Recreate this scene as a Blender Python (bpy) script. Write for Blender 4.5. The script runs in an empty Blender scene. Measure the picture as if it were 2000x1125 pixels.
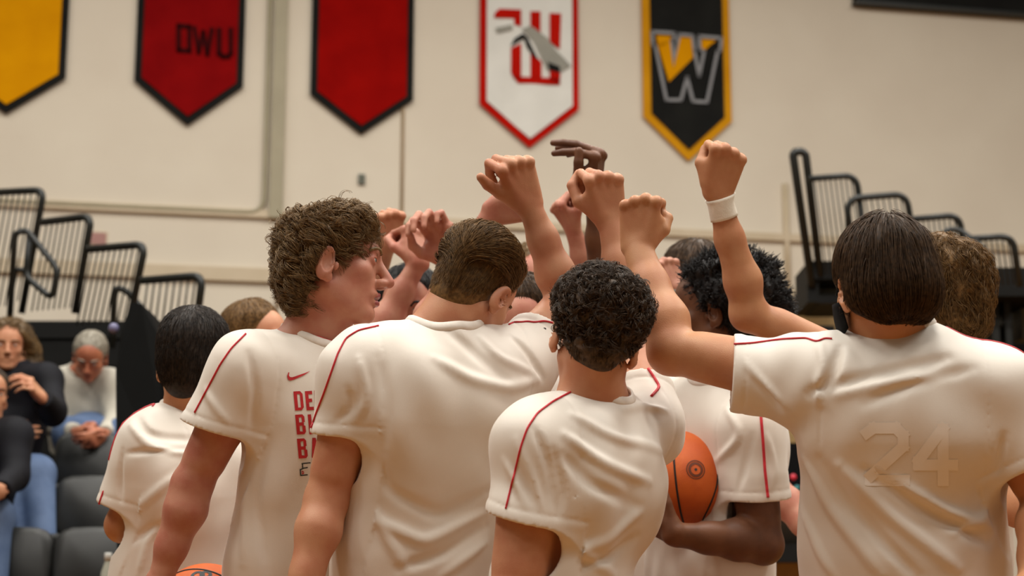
import bpy, math, random
import numpy as np
from mathutils import Vector, Matrix

random.seed(7)
RNG = np.random.default_rng(7)
SC = bpy.context.scene
COL = SC.collection
A = np.array

# ------------------------------------------------------------------ camera
F = 3300.0                      # focal length in pixels of the 2000x1125 frame
TH = math.atan((1200 - 562.5) / F)
CAM = A([0.0, 0.0, 1.10])
FWD = A([0.0, math.cos(TH), math.sin(TH)])
UPV = A([0.0, -math.sin(TH), math.cos(TH)])
RGT = A([1.0, 0.0, 0.0])


def U(px, py, d):
    """point seen at pixel (px, py) at depth d metres from the camera"""
    return CAM + d * ((px - 1000.0) / F * RGT + (562.5 - py) / F * UPV + FWD)


def nrm(v):
    v = np.asarray(v, float)
    return v / max(np.linalg.norm(v), 1e-9)


# ------------------------------------------------------------------ signed distance shapes
def smin(a, b, k):
    h = np.clip(0.5 + 0.5 * (b - a) / k, 0, 1)
    return b + (a - b) * h - k * h * (1 - h)


def smax(a, b, k):
    return -smin(-a, -b, k)


def cap(a, b, ra, rb=None):
    a = A(a, float); b = A(b, float); rb = ra if rb is None else rb
    ba = b - a; L2 = max(ba @ ba, 1e-10)

    def f(P):
        q = P - a
        t = np.clip(q @ ba / L2, 0, 1)
        return np.linalg.norm(q - t[:, None] * ba, axis=1) - (ra + (rb - ra) * t)
    return f


def ecap(a, b, ra, rb, thin, ratio):
    """capsule squashed along the direction `thin`"""
    a = A(a, float); b = A(b, float); ba = b - a; L2 = max(ba @ ba, 1e-10)
    thin = nrm(thin)

    def f(P):
        q = P - a
        t = np.clip(q @ ba / L2, 0, 1)
        v = q - t[:, None] * ba
        r = ra + (rb - ra) * t
        vt = v @ thin
        vo2 = np.maximum((v * v).sum(1) - vt * vt, 0)
        k0 = np.sqrt(vo2 / r ** 2 + vt ** 2 / (r * ratio) ** 2) + 1e-9
        k1 = np.sqrt(vo2 / r ** 4 + vt ** 2 / (r * ratio) ** 4) + 1e-9
        return np.where(k0 < 0.02, -r * ratio, k0 * (k0 - 1) / k1)
    return f


def ell(c, R, rad):
    """ellipsoid; rows of R are its axes"""
    c = A(c, float); R = A(R, float); rad = A(rad, float)

    def f(P):
        q = (P - c) @ R.T
        k0 = np.sqrt(((q / rad) ** 2).sum(1)) + 1e-9
        k1 = np.sqrt(((q / rad ** 2) ** 2).sum(1)) + 1e-9
        return np.where(k0 < 0.02, -rad.min(), k0 * (k0 - 1) / k1)
    return f


def cut(f, g):
    return lambda P: np.maximum(f(P), g(P))


def half(p, n):
    p = A(p, float); n = nrm(n)
    return lambda P: (P - p) @ n


class Field:
    def __init__(s):
        s.items = []

    def add(s, f, k=0.02): s.items.append(('u', f, k)); return s
    def sub(s, f, k=0.004): s.items.append(('s', f, k)); return s
    def inter(s, f, k=0.004): s.items.append(('i', f, k)); return s
    def disp(s, f): s.items.append(('d', f, 0)); return s

    def eval(s, P, disp=True):
        D = np.full(len(P), 9.0)
        for op, f, k in s.items:
            if op == 'u': D = smin(D, f(P), k)
            elif op == 's': D = smax(D, -f(P), k)
            elif op == 'i': D = smax(D, f(P), k)
            elif disp: D = D - f(P, D)
        return D

    def grad(s, P, e=0.002, disp=True):
        g = np.stack([s.eval(P + A(v), disp) - s.eval(P - A(v), disp)
                      for v in ((e, 0, 0), (0, e, 0), (0, 0, e))], 1)
        return g / (np.linalg.norm(g, axis=1)[:, None] + 1e-9)


def polygonize(fd, lo, hi, h, smooth=0):
    """naive surface nets on the blocks near the surface"""
    B = 8
    lo = A(lo, float); hi = A(hi, float)
    n = np.maximum(np.ceil((hi - lo) / (h * B)).astype(int), 1)
    I = np.stack(np.meshgrid(*[np.arange(k) for k in n], indexing='ij'), -1).reshape(-1, 3)
    Cn = lo + (I + 0.5) * B * h
    hd = 0.5 * math.sqrt(3) * B * h
    D0 = fd.eval(Cn, disp=False)
    keep = np.abs(D0) < hd * 1.35 + 0.018
    I = I[keep]; Cn = Cn[keep]
    if len(I) == 0:
        return np.zeros((0, 3)), np.zeros((0, 4), int)
    pd = []; dmin = np.full(len(I), 9.0)
    for op, f, k in fd.items:
        v = f(Cn) if op != 'd' else None
        pd.append(v)
        if op == 'u': dmin = np.minimum(dmin, v)
    act = []
    for (op, f, k), v in zip(fd.items, pd):
        if op == 'u': act.append(v < dmin + 2.4 * hd + k + 0.004)
        elif op == 's': act.append(v < hd * 1.5 + k + 0.02)
        elif op == 'i': act.append(v > -hd * 1.5 - k - 0.02)
        else: act.append(np.ones(len(I), bool))
    o = np.stack(np.meshgrid(*[np.arange(B + 1)] * 3, indexing='ij'), -1).reshape(-1, 3)
    NB = n * B + 2
    keyf = lambda g: (g[..., 0] * NB[1] + g[..., 1]) * NB[2] + g[..., 2]
    Vs, Ks, Qs = [], [], []
    co = np.stack(np.meshgrid([0, 1], [0, 1], [0, 1], indexing='ij'), -1).reshape(-1, 3)
    edges = [(i, j) for i in range(8) for j in range(i + 1, 8) if np.abs(co[i] - co[j]).sum() == 1]
    CH = 1500
    for s in range(0, len(I), CH):
        Ib = I[s:s + CH]; nb = len(Ib)
        G = Ib[:, None, :] * B + o[None]
        P = (lo + G * h)
        D = np.full((nb, len(o)), 9.0)
        for (op, f, k), a in zip(fd.items, act):
            m = a[s:s + CH]
            c = int(m.sum())
            if not c: continue
            Pm = P[m].reshape(-1, 3); Dm = D[m].reshape(-1)
            if op == 'u': Dm = smin(Dm, f(Pm), k)
            elif op == 's': Dm = smax(Dm, -f(Pm), k)
            elif op == 'i': Dm = smax(Dm, f(Pm), k)
            else:
                near = np.abs(Dm) < 0.035
                if near.any():
                    Dn = Dm[near]
                    Dm = Dm.copy(); Dm[near] = Dn - f(Pm[near], Dn)
            D[m] = Dm.reshape(c, -1)
        D = D.reshape(nb, B + 1, B + 1, B + 1)
        ins = D < 0
        cnt = np.zeros((nb, B, B, B), np.int8)
        for c in co:
            cnt += ins[:, c[0]:c[0] + B, c[1]:c[1] + B, c[2]:c[2] + B]
        ab, ai, aj, ak = np.nonzero((cnt > 0) & (cnt < 8))
        if len(ab):
            vals = np.stack([D[ab, ai + c[0], aj + c[1], ak + c[2]] for c in co], 1)
            ps = np.zeros((len(ab), 3)); nn = np.zeros(len(ab))
            for i, j in edges:
                va, vb = vals[:, i], vals[:, j]
                m = (va < 0) != (vb < 0)
                t = np.where(m, va / np.where(m, va - vb, 1), 0)
                ps += m[:, None] * (co[i] + t[:, None] * (co[j] - co[i])); nn += m
            ps /= nn[:, None]
            g = Ib[ab] * B + np.stack([ai, aj, ak], 1)
            Vs.append(lo + (g + ps) * h); Ks.append(keyf(g))
        for ax in range(3):
            b_, c_ = (ax + 1) % 3, (ax + 2) % 3
            lo_s = ins[:, :B, :B, :B]
            sl = [slice(None), slice(0, B), slice(0, B), slice(0, B)]
            sl[ax + 1] = slice(1, B + 1)
            hi_s = ins[tuple(sl)]
            eb, ei, ej, ek = np.nonzero(lo_s != hi_s)
            if not len(eb): continue
            g = Ib[eb] * B + np.stack([ei, ej, ek], 1)
            eB = np.zeros(3, int); eB[b_] = 1
            eC = np.zeros(3, int); eC[c_] = 1
            q = np.stack([keyf(g - eB - eC), keyf(g - eC), keyf(g), keyf(g - eB)], 1)
            fl = ~lo_s[eb, ei, ej, ek]
            q[fl] = q[fl][:, ::-1]
            Qs.append(q)
    if not Vs:
        return np.zeros((0, 3)), np.zeros((0, 4), int)
    V = np.concatenate(Vs); K = np.concatenate(Ks); Q = np.concatenate(Qs)
    od = np.argsort(K); K = K[od]; V = V[od]
    ix = np.clip(np.searchsorted(K, Q), 0, len(K) - 1)
    Fq = ix[(K[ix] == Q).all(1)]
    for _ in range(smooth):
        S = np.zeros_like(V); w = np.zeros(len(V))
        for i in range(4):
            a, b = Fq[:, i], Fq[:, (i + 1) % 4]
            for p, r in ((a, b), (b, a)):
                for c in range(3):
                    S[:, c] += np.bincount(p, V[r, c], len(V))
                w += np.bincount(p, None, len(V))
        V = np.where(w[:, None] > 0, 0.5 * V + 0.5 * S / np.maximum(w, 1)[:, None], V)
    return V, Fq


# ------------------------------------------------------------------ mesh objects
def mesh_from(name, V, Fq, mat=None, smooth=True):
    me = bpy.data.meshes.new(name)
    V = np.asarray(V, np.float32)
    if isinstance(Fq, np.ndarray):
        m, k = Fq.shape
        me.vertices.add(len(V)); me.vertices.foreach_set('co', V.ravel())
        me.loops.add(m * k); me.loops.foreach_set('vertex_index', Fq.astype(np.int32).ravel())
        me.polygons.add(m)
        me.polygons.foreach_set('loop_start', np.arange(0, m * k, k, dtype=np.int32))
        me.update(calc_edges=True); me.validate()
    else:
        me.from_pydata([tuple(v) for v in V], [], [tuple(f) for f in Fq]); me.update()
    if smooth:
        me.polygons.foreach_set('use_smooth', np.ones(len(me.polygons), bool))
    if mat is not None:
        me.materials.append(mat)
    return me


def obj(name, V, Fq, mat, parent=None, smooth=True, **props):
    base = A(parent.location) if parent is not None else np.zeros(3)
    if parent is not None and parent.parent is not None:
        base = base + A(parent.parent.location)
    me = mesh_from(name, np.asarray(V, float).reshape(-1, 3) - base, Fq, mat, smooth)
    o = bpy.data.objects.new(name, me); COL.objects.link(o)
    if parent is not None: o.parent = parent
    for k, v in props.items(): o[k] = v
    return o


def thing(name, label, cat, loc=(0, 0, 0), group=None):
    o = bpy.data.objects.new(name, None); COL.objects.link(o)
    o.location = Vector(loc); o['label'] = label; o['category'] = cat
    o.empty_display_size = 0.1
    if group: o['group'] = group
    return o


def tube(path, rad, nseg=8, closed=False, flat=None):
    """tube along a polyline; rad number or list; flat=(dir, ratio)"""
    P = np.asarray(path, float); n = len(P)
    r = np.full(n, rad) if np.isscalar(rad) else np.asarray(rad, float)
    if closed:
        T = np.roll(P, -1, 0) - np.roll(P, 1, 0)
    else:
        T = np.gradient(P, axis=0)
    T /= np.linalg.norm(T, axis=1)[:, None] + 1e-12
    u = np.cross(T[0], A([0.3, 0.2, 0.93]));
    if np.linalg.norm(u) < 1e-3: u = np.cross(T[0], A([1, 0, 0]))
    u = nrm(u); Us = []
    for i in range(n):
        u = u - T[i] * (u @ T[i]); u = nrm(u); Us.append(u)
    Us = A(Us); Ws = np.cross(T, Us)
    an = np.arange(nseg) * 2 * math.pi / nseg
    V = P[:, None] + r[:, None, None] * (np.cos(an)[None, :, None] * Us[:, None] + np.sin(an)[None, :, None] * Ws[:, None])
    Fc = []
    m = n if closed else n - 1
    for i in range(m):
        j = (i + 1) % n
        for k in range(nseg):
            l = (k + 1) % nseg
            Fc.append((i * nseg + k, i * nseg + l, j * nseg + l, j * nseg + k))
    V = V.reshape(-1, 3)
    if not closed:
        Fc.append(tuple(range(nseg))[::-1]); Fc.append(tuple((n - 1) * nseg + k for k in range(nseg)))
    return V, Fc


class MB:
    """collects pieces of ONE mesh"""
    def __init__(s): s.V = []; s.F = []

    def put(s, V, Fc):
        b = len(s.V)
        s.V += [tuple(v) for v in V]; s.F += [tuple(int(i) + b for i in f) for f in Fc]
        return s

    def box(s, c, ax, ay, az):
        c, ax, ay, az = (A(t, float) for t in (c, ax, ay, az))
        V = [c + sx * ax + sy * ay + sz * az for sx in (-1, 1) for sy in (-1, 1) for sz in (-1, 1)]
        return s.put(V, [(0, 1, 3, 2), (4, 6, 7, 5), (0, 4, 5, 1), (2, 3, 7, 6), (0, 2, 6, 4), (1, 5, 7, 3)])

    def abox(s, x0, x1, y0, y1, z0, z1):
        return s.box(((x0 + x1) / 2, (y0 + y1) / 2, (z0 + z1) / 2), ((x1 - x0) / 2, 0, 0), (0, (y1 - y0) / 2, 0), (0, 0, (z1 - z0) / 2))

    def tube(s, path, r, nseg=8, closed=False):
        return s.put(*tube(path, r, nseg, closed))

    def obj(s, name, mat, parent=None, smooth=False, **pr):
        return obj(name, s.V, s.F, mat, parent, smooth, **pr)


def rounded(path, r, n=6):
    """round the corners of a polyline"""
    P = [A(p, float) for p in path]; out = [P[0]]
    for a, b, c in zip(P, P[1:], P[2:]):
        d1 = nrm(a - b); d2 = nrm(c - b)
        q = min(r, np.linalg.norm(a - b) * 0.49, np.linalg.norm(c - b) * 0.49)
        p1 = b + d1 * q; p2 = b + d2 * q
        for i in range(n + 1):
            t = i / n
            out.append((1 - t) ** 2 * p1 + 2 * t * (1 - t) * b + t * t * p2)
    out.append(P[-1])
    return out


# ------------------------------------------------------------------ materials
def lin(c):
    return tuple(((v / 255) / 12.92 if v / 255 <= 0.04045 else ((v / 255 + 0.055) / 1.055) ** 2.4) for v in c)


def mat(name, rgb, rough=0.6, rgb2=None, scale=20.0, bump=0.0, bscale=200.0, spec=0.5, sss=0.0, metal=0.0, sheen=0.0, aniso=None):
    """principled surface whose colour wanders between two tones; rgb are sRGB 0-255"""
    m = bpy.data.materials.new(name); m.use_nodes = True
    nt = m.node_tree; b = nt.nodes['Principled BSDF']
    c1 = lin(rgb) + (1,)
    c2 = (lin(rgb2) if rgb2 else tuple(0.88 * v for v in c1[:3])) + (1,)
    tc = nt.nodes.new('ShaderNodeTexCoord')
    nz = nt.nodes.new('ShaderNodeTexNoise'); nz.inputs['Scale'].default_value = scale; nz.inputs['Detail'].default_value = 4
    mx = nt.nodes.new('ShaderNodeMix'); mx.data_type = 'RGBA'
    mr = nt.nodes.new('ShaderNodeMapRange'); mr.inputs[1].default_value = 0.35; mr.inputs[2].default_value = 0.65
    src = tc.outputs['Object']
    if aniso:
        mp = nt.nodes.new('ShaderNodeMapping'); mp.inputs['Scale'].default_value = aniso
        nt.links.new(src, mp.inputs['Vector']); src = mp.outputs['Vector']
    nt.links.new(src, nz.inputs['Vector'])
    nt.links.new(nz.outputs['Fac'], mr.inputs[0]); nt.links.new(mr.outputs[0], mx.inputs['Factor'])
    mx.inputs['A'].default_value = c1; mx.inputs['B'].default_value = c2
    nt.links.new(mx.outputs['Result'], b.inputs['Base Color'])
    b.inputs['Roughness'].default_value = rough
    b.inputs['Specular IOR Level'].default_value = spec
    b.inputs['Metallic'].default_value = metal
    if sss:
        b.inputs['Subsurface Weight'].default_value = sss
        b.inputs['Subsurface Radius'].default_value = (1.0, 0.35, 0.2)
        b.inputs['Subsurface Scale'].default_value = 0.012
    if sheen:
        b.inputs['Sheen Weight'].default_value = sheen
    if bump:
        n2 = nt.nodes.new('ShaderNodeTexNoise'); n2.inputs['Scale'].default_value = bscale; n2.inputs['Detail'].default_value = 3
        bp = nt.nodes.new('ShaderNodeBump'); bp.inputs['Strength'].default_value = bump; bp.inputs['Distance'].default_value = 0.004
        nt.links.new(src, n2.inputs['Vector']); nt.links.new(n2.outputs['Fac'], bp.inputs['Height'])
        nt.links.new(bp.outputs['Normal'], b.inputs['Normal'])
    return m

# ------------------------------------------------------------------ people
FIST = dict(f=[(92, 96, 56), (95, 98, 56), (97, 98, 56), (99, 96, 56)],
            th=[(.020, .026, .010), (.050, .043, .026), (.076, .033, .044), (.080, .008, .050)])
FIST_THUMB_OUT = dict(f=[(80, 70, 45), (88, 84, 50), (94, 92, 55), (97, 94, 55)],
                      th=[(.018, .026, .008), (.044, .046, .012), (.072, .064, .014), (.094, .074, .012)])
FIST_LOOSE = dict(f=[(78, 82, 45), (88, 90, 50), (94, 94, 54), (97, 94, 54)],
                  th=[(.018, .026, .010), (.046, .052, .026), (.078, .052, .046), (.098, .030, .056)])
FIST_TUCK = dict(f=[(90, 94, 55), (95, 98, 56), (97, 98, 56), (99, 96, 56)],
            th=[(.014, .026, .010), (.036, .046, .020), (.060, .047, .036), (.074, .028, .046)])
OPEN_CURL = dict(f=[(42, 58, 34), (40, 60, 34), (30, 66, 40), (8, 72, 56)],
                 th=[(.018, .028, .010), (.044, .050, .030), (.072, .050, .050), (.096, .036, .062)])
RELAXED = dict(f=[(30, 35, 20), (34, 40, 22), (38, 42, 24), (40, 40, 24)],
               th=[(.018, .028, .010), (.046, .052, .022), (.076, .060, .032), (.100, .058, .036)])
DROOP = dict(f=[(88, 14, 6), (80, 14, 6), (84, 16, 8), (88, 20, 10)],
             th=[(.018, .028, .012), (.044, .048, .026), (.074, .046, .030), (.098, .038, .034)])
GRIP = dict(f=[(24, 30, 18), (24, 30, 18), (26, 30, 18), (30, 30, 18)],
            th=[(.018, .028, .012), (.042, .056, .026), (.064, .076, .040), (.080, .086, .052)])


def hand_items(wr, u, s, n, pose, sc=1.0):
    """(shape, blend) list of a hand: palm, four fingers, thumb"""
    W = lambda a, b, c: wr + sc * (a * u + b * s + c * n)
    out = []
    bs = (.031, .0095, -.0115, -.0305)
    ma = (.090, .094, .088, .079)
    for a, b in zip(ma, bs):
        out.append((ecap(W(-.004, b * .50, 0), W(a - .004, b, 0), .0165 * sc, .0112 * sc, n, .95), .009 * sc))
    out.append((cap(W(.014, .018, .008), W(.052, .034, .014), .018 * sc, .013 * sc), .014 * sc))
    out.append((cap(W(.016, -.016, .007), W(.060, -.026, .008), .015 * sc, .011 * sc), .014 * sc))
    L = ((.045, .027, .023), (.050, .031, .024), (.046, .029, .024), (.036, .022, .021))
    R = (.0100, .0102, .0095, .0083)
    for i in range(4):
        p = W(ma[i], bs[i], -.001)
        out.append((cap(p - .0035 * sc * n - .002 * sc * u, p + 0.004 * sc * n, .0118 * sc, .0112 * sc), .005 * sc))
        ang = 0.0; r = R[i] * sc
        sp = (bs[i] * 0.9) * (1.0 if pose['f'][i][0] < 50 else -0.6)
        for j in range(3):
            ang += math.radians(pose['f'][i][j])
            dr = math.cos(ang) * u + math.sin(ang) * n + sp * s * (1.2 if j == 0 else .8)
            q = p + nrm(dr) * L[i][j] * sc
            r2 = r * (.92 if j < 2 else .84)
            out.append((cap(p, q, r * 1.04, r2), .0035 * sc if j == 0 else .0025 * sc))
            p, r = q, r2
    th = [W(*t) for t in pose['th']]
    rr = (.0150, .0122, .0112, .0088)
    for i in range(3):
        out.append((cap(th[i], th[i + 1], rr[i] * sc, rr[i + 1] * sc), (.010, .004, .003)[i] * sc))
    return out


def axes_from(yaw, pitch=0, roll=0):
    y, p, r = (math.radians(v) for v in (yaw, pitch, roll))
    f0 = A([-math.sin(y), math.cos(y), 0.0]); z = A([0, 0, 1.0])
    f = math.cos(p) * f0 - math.sin(p) * z
    u = math.cos(p) * z + math.sin(p) * f0
    x = np.cross(f, u)
    u2 = math.cos(r) * u + math.sin(r) * x
    x2 = np.cross(f, u2)
    return A([x2, f, u2])          # rows: right, front, up


def head_items(c, R, s, cr=(1, 1, 1)):
    H = lambda x, y, z: c + s * (x * R[0] + y * R[1] + z * R[2])
    E = lambda p, r: ell(H(*p), R, A(r) * s)
    I = [('u', E((0, -.012, .022 - (1 - cr[2]) * .03), (.076 * cr[0], .096 * cr[1], .090 * cr[2])), .01),
         ('u', E((0, .030, .032 - (1 - cr[2]) * .05), (.066 * cr[0], .064, .068 * cr[2])), .02),
         ('u', E((0, .030, -.045), (.060, .058, .068)), .025),
         ('u', cap(H(-.050, -.004, -.062), H(-.014, .066, -.100), .018 * s, .015 * s), .022),
         ('u', cap(H(.050, -.004, -.062), H(.014, .066, -.100), .018 * s, .015 * s), .022),
         ('u', E((0, .073, -.103), (.019, .015, .015)), .014),
         ('u', cap(H(-.030, .079, .016), H(.030, .079, .016), .011 * s), .014),
         ('u', E((-.043, .057, -.026), (.020, .020, .018)), .018),
         ('u', E((.043, .057, -.026), (.020, .020, .018)), .018),
         ('s', E((-.033, .098, -.002), (.018, .016, .012)), .012),
         ('s', E((.033, .098, -.002), (.018, .016, .012)), .012),
         ('u', cap(H(0, .086, .010), H(0, .113, -.036), .0075 * s, .0115 * s), .010),
         ('u', E((-.011, .098, -.041), (.009, .013, .009)), .006),
         ('u', E((.011, .098, -.041), (.009, .013, .009)), .006),
         ('s', E((-.0075, .102, -.0505), (.0038, .0055, .0032)), .003),
         ('s', E((.0075, .102, -.0505), (.0038, .0055, .0032)), .003),
         ('u', E((0, .080, -.066), (.026, .014, .013)), .010),
         ('u', E((0, .0875, -.0640), (.023, .008, .0055)), .004),
         ('u', E((0, .0845, -.0800), (.020, .009, .0065)), .005),
         ('s', E((0, .096, -.0720), (.022, .018, .0034)), .003)]
    for sg in (-1, 1):
        I += [('u', ell(H(sg * .032, .0735, -.001), R, A([.0155, .0150, .0135]) * s), .004),
              ('s', ell(H(sg * .0325, .0885, -.0015), R, A([.0125, .0100, .0042]) * s), .0015)]
    for sg in (-1, 1):
        ax = A([R[0] * 0.94 + sg * 0.34 * R[1] * -1.0, R[1], R[2]])
        e1 = nrm(R[0] * sg - 0.45 * R[1]); e2 = nrm(R[1] * .97 - .22 * R[2] + .45 * sg * R[0]); e2 = nrm(e2 - e1 * (e1 @ e2)); e3 = np.cross(e1, e2)
        Re = A([e1, e2, e3])
        I += [('u', ell(H(sg * .0835, -.010, -.024), Re, A([.0085, .0200, .034]) * s), .006),
              ('s', ell(H(sg * .0905, -.004, -.020), Re, A([.0085, .0115, .022]) * s), .004),
              ('u', ell(H(sg * .0765, .010, -.028), Re, A([.006, .006, .009]) * s), .004),
              ('u', ell(H(sg * .0790, -.004, -.051), Re, A([.006, .010, .010]) * s), .005)]
    return I


def swell(k, P):
    return np.sin(P @ k)


class Person:
    pass


def dirv(t):
    return nrm(t[0] * RGT + t[1] * UPV + t[2] * FWD)


def rt(fd, px, py, d0=2.4, d1=6.5, disp=True):
    """where the lines of sight through (px, py) meet a surface"""
    px = np.atleast_1d(A(px, float)); py = np.atleast_1d(A(py, float))
    D = ((px - 1000) / F)[:, None] * RGT + ((562.5 - py) / F)[:, None] * UPV + FWD
    t = np.full(len(px), d0); ok = np.zeros(len(px), bool)
    for _ in range(120):
        d = fd.eval(CAM + D * t[:, None], disp)
        ok = np.abs(d) < 0.0006
        t = np.where(ok, t, t + np.clip(d * 0.75, -0.01, 0.15))
        if (ok | (t > d1)).all(): break
    return CAM + D * t[:, None], ok


def dense(poly, step=4.0):
    P = A(poly, float); out = []
    for a, b in zip(P[:-1], P[1:]):
        n = max(int(np.linalg.norm(b - a) / step), 1)
        out += [a + (b - a) * i / n for i in range(n)]
    out.append(P[-1]); return A(out)


def smooth_line(poly, step=4.0, it=8):
    P = dense(poly, step)
    for _ in range(it):
        Q = P.copy(); Q[1:-1] = 0.25 * P[:-2] + 0.5 * P[1:-1] + 0.25 * P[2:]; P = Q
    return P


def fold_disp(pts, amp, w):
    """a cloth fold: ridge (amp>0) or valley (amp<0) along a 3-D line"""
    pts = A(pts); a = pts[:-1]; b = pts[1:]; n = len(a)
    lo = pts.min(0) - 3 * w; hi = pts.max(0) + 3 * w

    def f(P, D):
        out = np.zeros(len(P))
        m = ((P > lo) & (P < hi)).all(1)
        if not m.any(): return out
        Q = P[m]; best = np.full(len(Q), 9.0); tt = np.zeros(len(Q))
        for i in range(n):
            ba = b[i] - a[i]; q = Q - a[i]
            t = np.clip(q @ ba / max(ba @ ba, 1e-12), 0, 1)
            d = np.linalg.norm(q - t[:, None] * ba, axis=1)
            s = d < best; best = np.where(s, d, best); tt = np.where(s, (i + t) / n, tt)
        # steep on one side, long on the other would need a normal; a soft bell is enough
        out[m] = amp * np.exp(-(best / w) ** 2) * np.clip(np.sin(np.clip(tt, 0.02, 0.98) * math.pi), 0, 1) ** 0.5
        return out
    return f


def person(label, sp):
    """one player or spectator: body (one surface) with clothes and hair as children"""
    g = Person(); M = sp['mats']; hv = sp.get('h', .0035)
    neck = U(*sp['neck']); hc = U(*sp['head']); hs = sp.get('hs', 1.0)
    HR = axes_from(sp['yaw'], sp.get('pitch', 0), sp.get('roll', 0))
    arms = {k: dict(sp[k]) for k in 'LR'}
    for k in 'LR':
        for j in ('sh', 'el', 'wr', 'kn'):
            arms[k][j] = U(*arms[k][j])
    Ls, Rs = arms['L']['sh'], arms['R']['sh']
    zp = sp.get('zpel', 0.98); fl = sp.get('floor', 0.0)
    pel = A(sp['pelpt']) if 'pelpt' in sp else U(sp['pel'][0], 1125, sp['pel'][1]); pel[2] = zp
    mid = (Ls + Rs) / 2
    up = nrm(neck - pel); rtv = nrm((Rs - Ls) - up * ((Rs - Ls) @ up)); fr = np.cross(up, rtv)
    if 'tyaw' in sp:
        ta = axes_from(sp['tyaw']); rtv = nrm(ta[0] - up * (ta[0] @ up)); fr = np.cross(up, rtv)
    base = A([pel[0], pel[1], fl])
    root = thing('person', label, sp.get('cat', 'person'), base, sp.get('group'))
    tw = sp.get('tw', 1.0)
    bk = sp.get('bow', .026)                     # roundness of the upper back
    chest = neck - up * .17 + fr * (.014 - bk)
    chest = chest + rtv * ((mid - chest) @ rtv) * sp.get('cshift', .6)
    Ltor = np.linalg.norm(neck - pel)
    waist = pel + (neck - pel) * .33 + fr * bk * .9
    # ---------------- skin
    bf = Field()
    bf.add(ecap(chest, waist, .150 * tw, .128 * tw, fr, .64), .03)
    bf.add(ecap(waist, pel, .128 * tw, .150 * tw, fr, .66), .05)
    bf.add(cap(Ls, Rs, .048), .05)
    hn = hc + hs * (-.022 * HR[1] - .060 * HR[2])
    ns = sp.get('nk', 1.0)
    bf.add(ecap(neck - up * .03, hn, .063 * ns, .057 * ns, fr, .95), .03)
    for k in 'LR':
        s_ = arms[k]['sh']
        bf.add(cap(neck + (hn - neck) * .35, s_ + up * .012, .036, .030), .045)
    for op, f, k in head_items(hc, HR, hs, sp.get('cran', (1, 1, 1))):
        (bf.add if op == 'u' else bf.sub)(f, k if op == 's' else max(k * hs, .003))
    for k in 'LR':
        a = arms[k]; am = a.get('am', 1.0); sh, el, wr, kn = a['sh'], a['el'], a['wr'], a['kn']
        ud = nrm(el - sh); fd_ = nrm(wr - el)
        bend = nrm((sh + wr) / 2 - el + 1e-6 * fr)          # inner side of the elbow
        bf.add(cap(sh, sh + ud * .10, .054 * am, .050 * am), .04)
        bf.add(cap(sh + ud * .06, el, .049 * am, .041 * am), .03)
        bf.add(cap(sh + ud * .12 + bend * .008, sh + (el - sh) * .78 + bend * .006, .044 * am, .038 * am), .03)
        bf.add(cap(el - bend * .008, el + bend * .004, .036 * am), .02)
        q1 = el + (wr - el) * .26 + bend * .006
        q2 = el + (wr - el) * .62
        if 'side' in a:
            s = dirv(a['side'])
        else:
            s = fr
        u = nrm(kn - wr); s = nrm(s - u * (u @ s)); n = np.cross(s, u) if k == 'R' else np.cross(u, s)
        fs = nrm(s - fd_ * (fd_ @ s)); fnn = np.cross(fd_, fs)
        bf.add(cap(el, q1, .041 * am, .0455 * am), .02)
        bf.add(ecap(q1, q2, .0455 * am, .0355 * am, fnn, .94), .02)
        bf.add(ecap(q2, wr, .0355 * am, .0285 * am, fnn, .80), .02)
        for f, kk in hand_items(wr, u, s, n, a['pose'], a.get('hsc', 1.06)):
            bf.add(f, kk)
        a.update(u=u, s=s, n=n, ud=ud, fd=fd_)
    # legs
    st = sp.get('stance', .11)
    legs = sp.get('legs')
    hips = [pel - up * .02 + sg * rtv * .095 for sg in (-1, 1)]
    for i, sg in enumerate((-1, 1)):
        if legs:
            kn_, an_ = A(legs[i][0]), A(legs[i][1])
        else:
            an_ = A([pel[0], pel[1], fl + .085]) + sg * rtv * (st + .03) - fr * .03; kn_ = (hips[i] + an_) / 2 + fr * .03; kn_[2] = fl + (zp - fl) * .52
        bf.add(cap(hips[i], kn_, .082, .056), .05)
        bf.add(cap(kn_, kn_ + (an_ - kn_) * .35, .054, .057), .03)
        bf.add(cap(kn_ + (an_ - kn_) * .35, an_, .055, .036), .03)
        fdir = nrm(A([fr[0], fr[1], 0]))
        bf.add(cap(an_ + A([0, 0, -.052]) - fdir * .03, an_ + A([0, 0, -.058]) + fdir * .15, .032, .026), .02)
    g.field = bf
    allp = np.stack([hc, neck, pel] + [arms[k][j] for k in 'LR' for j in ('sh', 'el', 'wr', 'kn')])
    lo, hi = allp.min(0) - .2, allp.max(0) + .2
    zc = min(zp + .03, 1.12 if fl == 0 else zp + .03)
    lo2 = A([pel[0] - .75, pel[1] - .75, fl - .02]) if legs else A([pel[0] - .4, pel[1] - .4, fl - .02])
    hi2 = A([pel[0] + .75, pel[1] + .75, zc]) if legs else A([pel[0] + .4, pel[1] + .4, zc])
    V1, F1 = polygonize(bf, A([lo[0], lo[1], zc - .01]), hi, hv)
    lowmin = min(arms[k][j][2] for k in 'LR' for j in ('wr', 'kn', 'el'))
    if lowmin < zc + .1:
        lo2 = np.minimum(lo2, lo); hi2 = np.maximum(hi2, hi)
    hi2[2] = zc
    V2, F2 = polygonize(bf, A([lo2[0], lo2[1], fl - .02]), hi2, sp.get('hlow', .010))
    V = np.concatenate([V1, V2]); Fq = np.concatenate([F1, F2 + len(V1)])
    g.body = obj('body', V, Fq, M['skin'], root)
    # ---------------- shirt
    cf = Field(); cw = sp.get('cw', 1.0); cd = sp.get('cd', 1.0)
    hem = pel - up * sp.get('hemdrop', .14)
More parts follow.
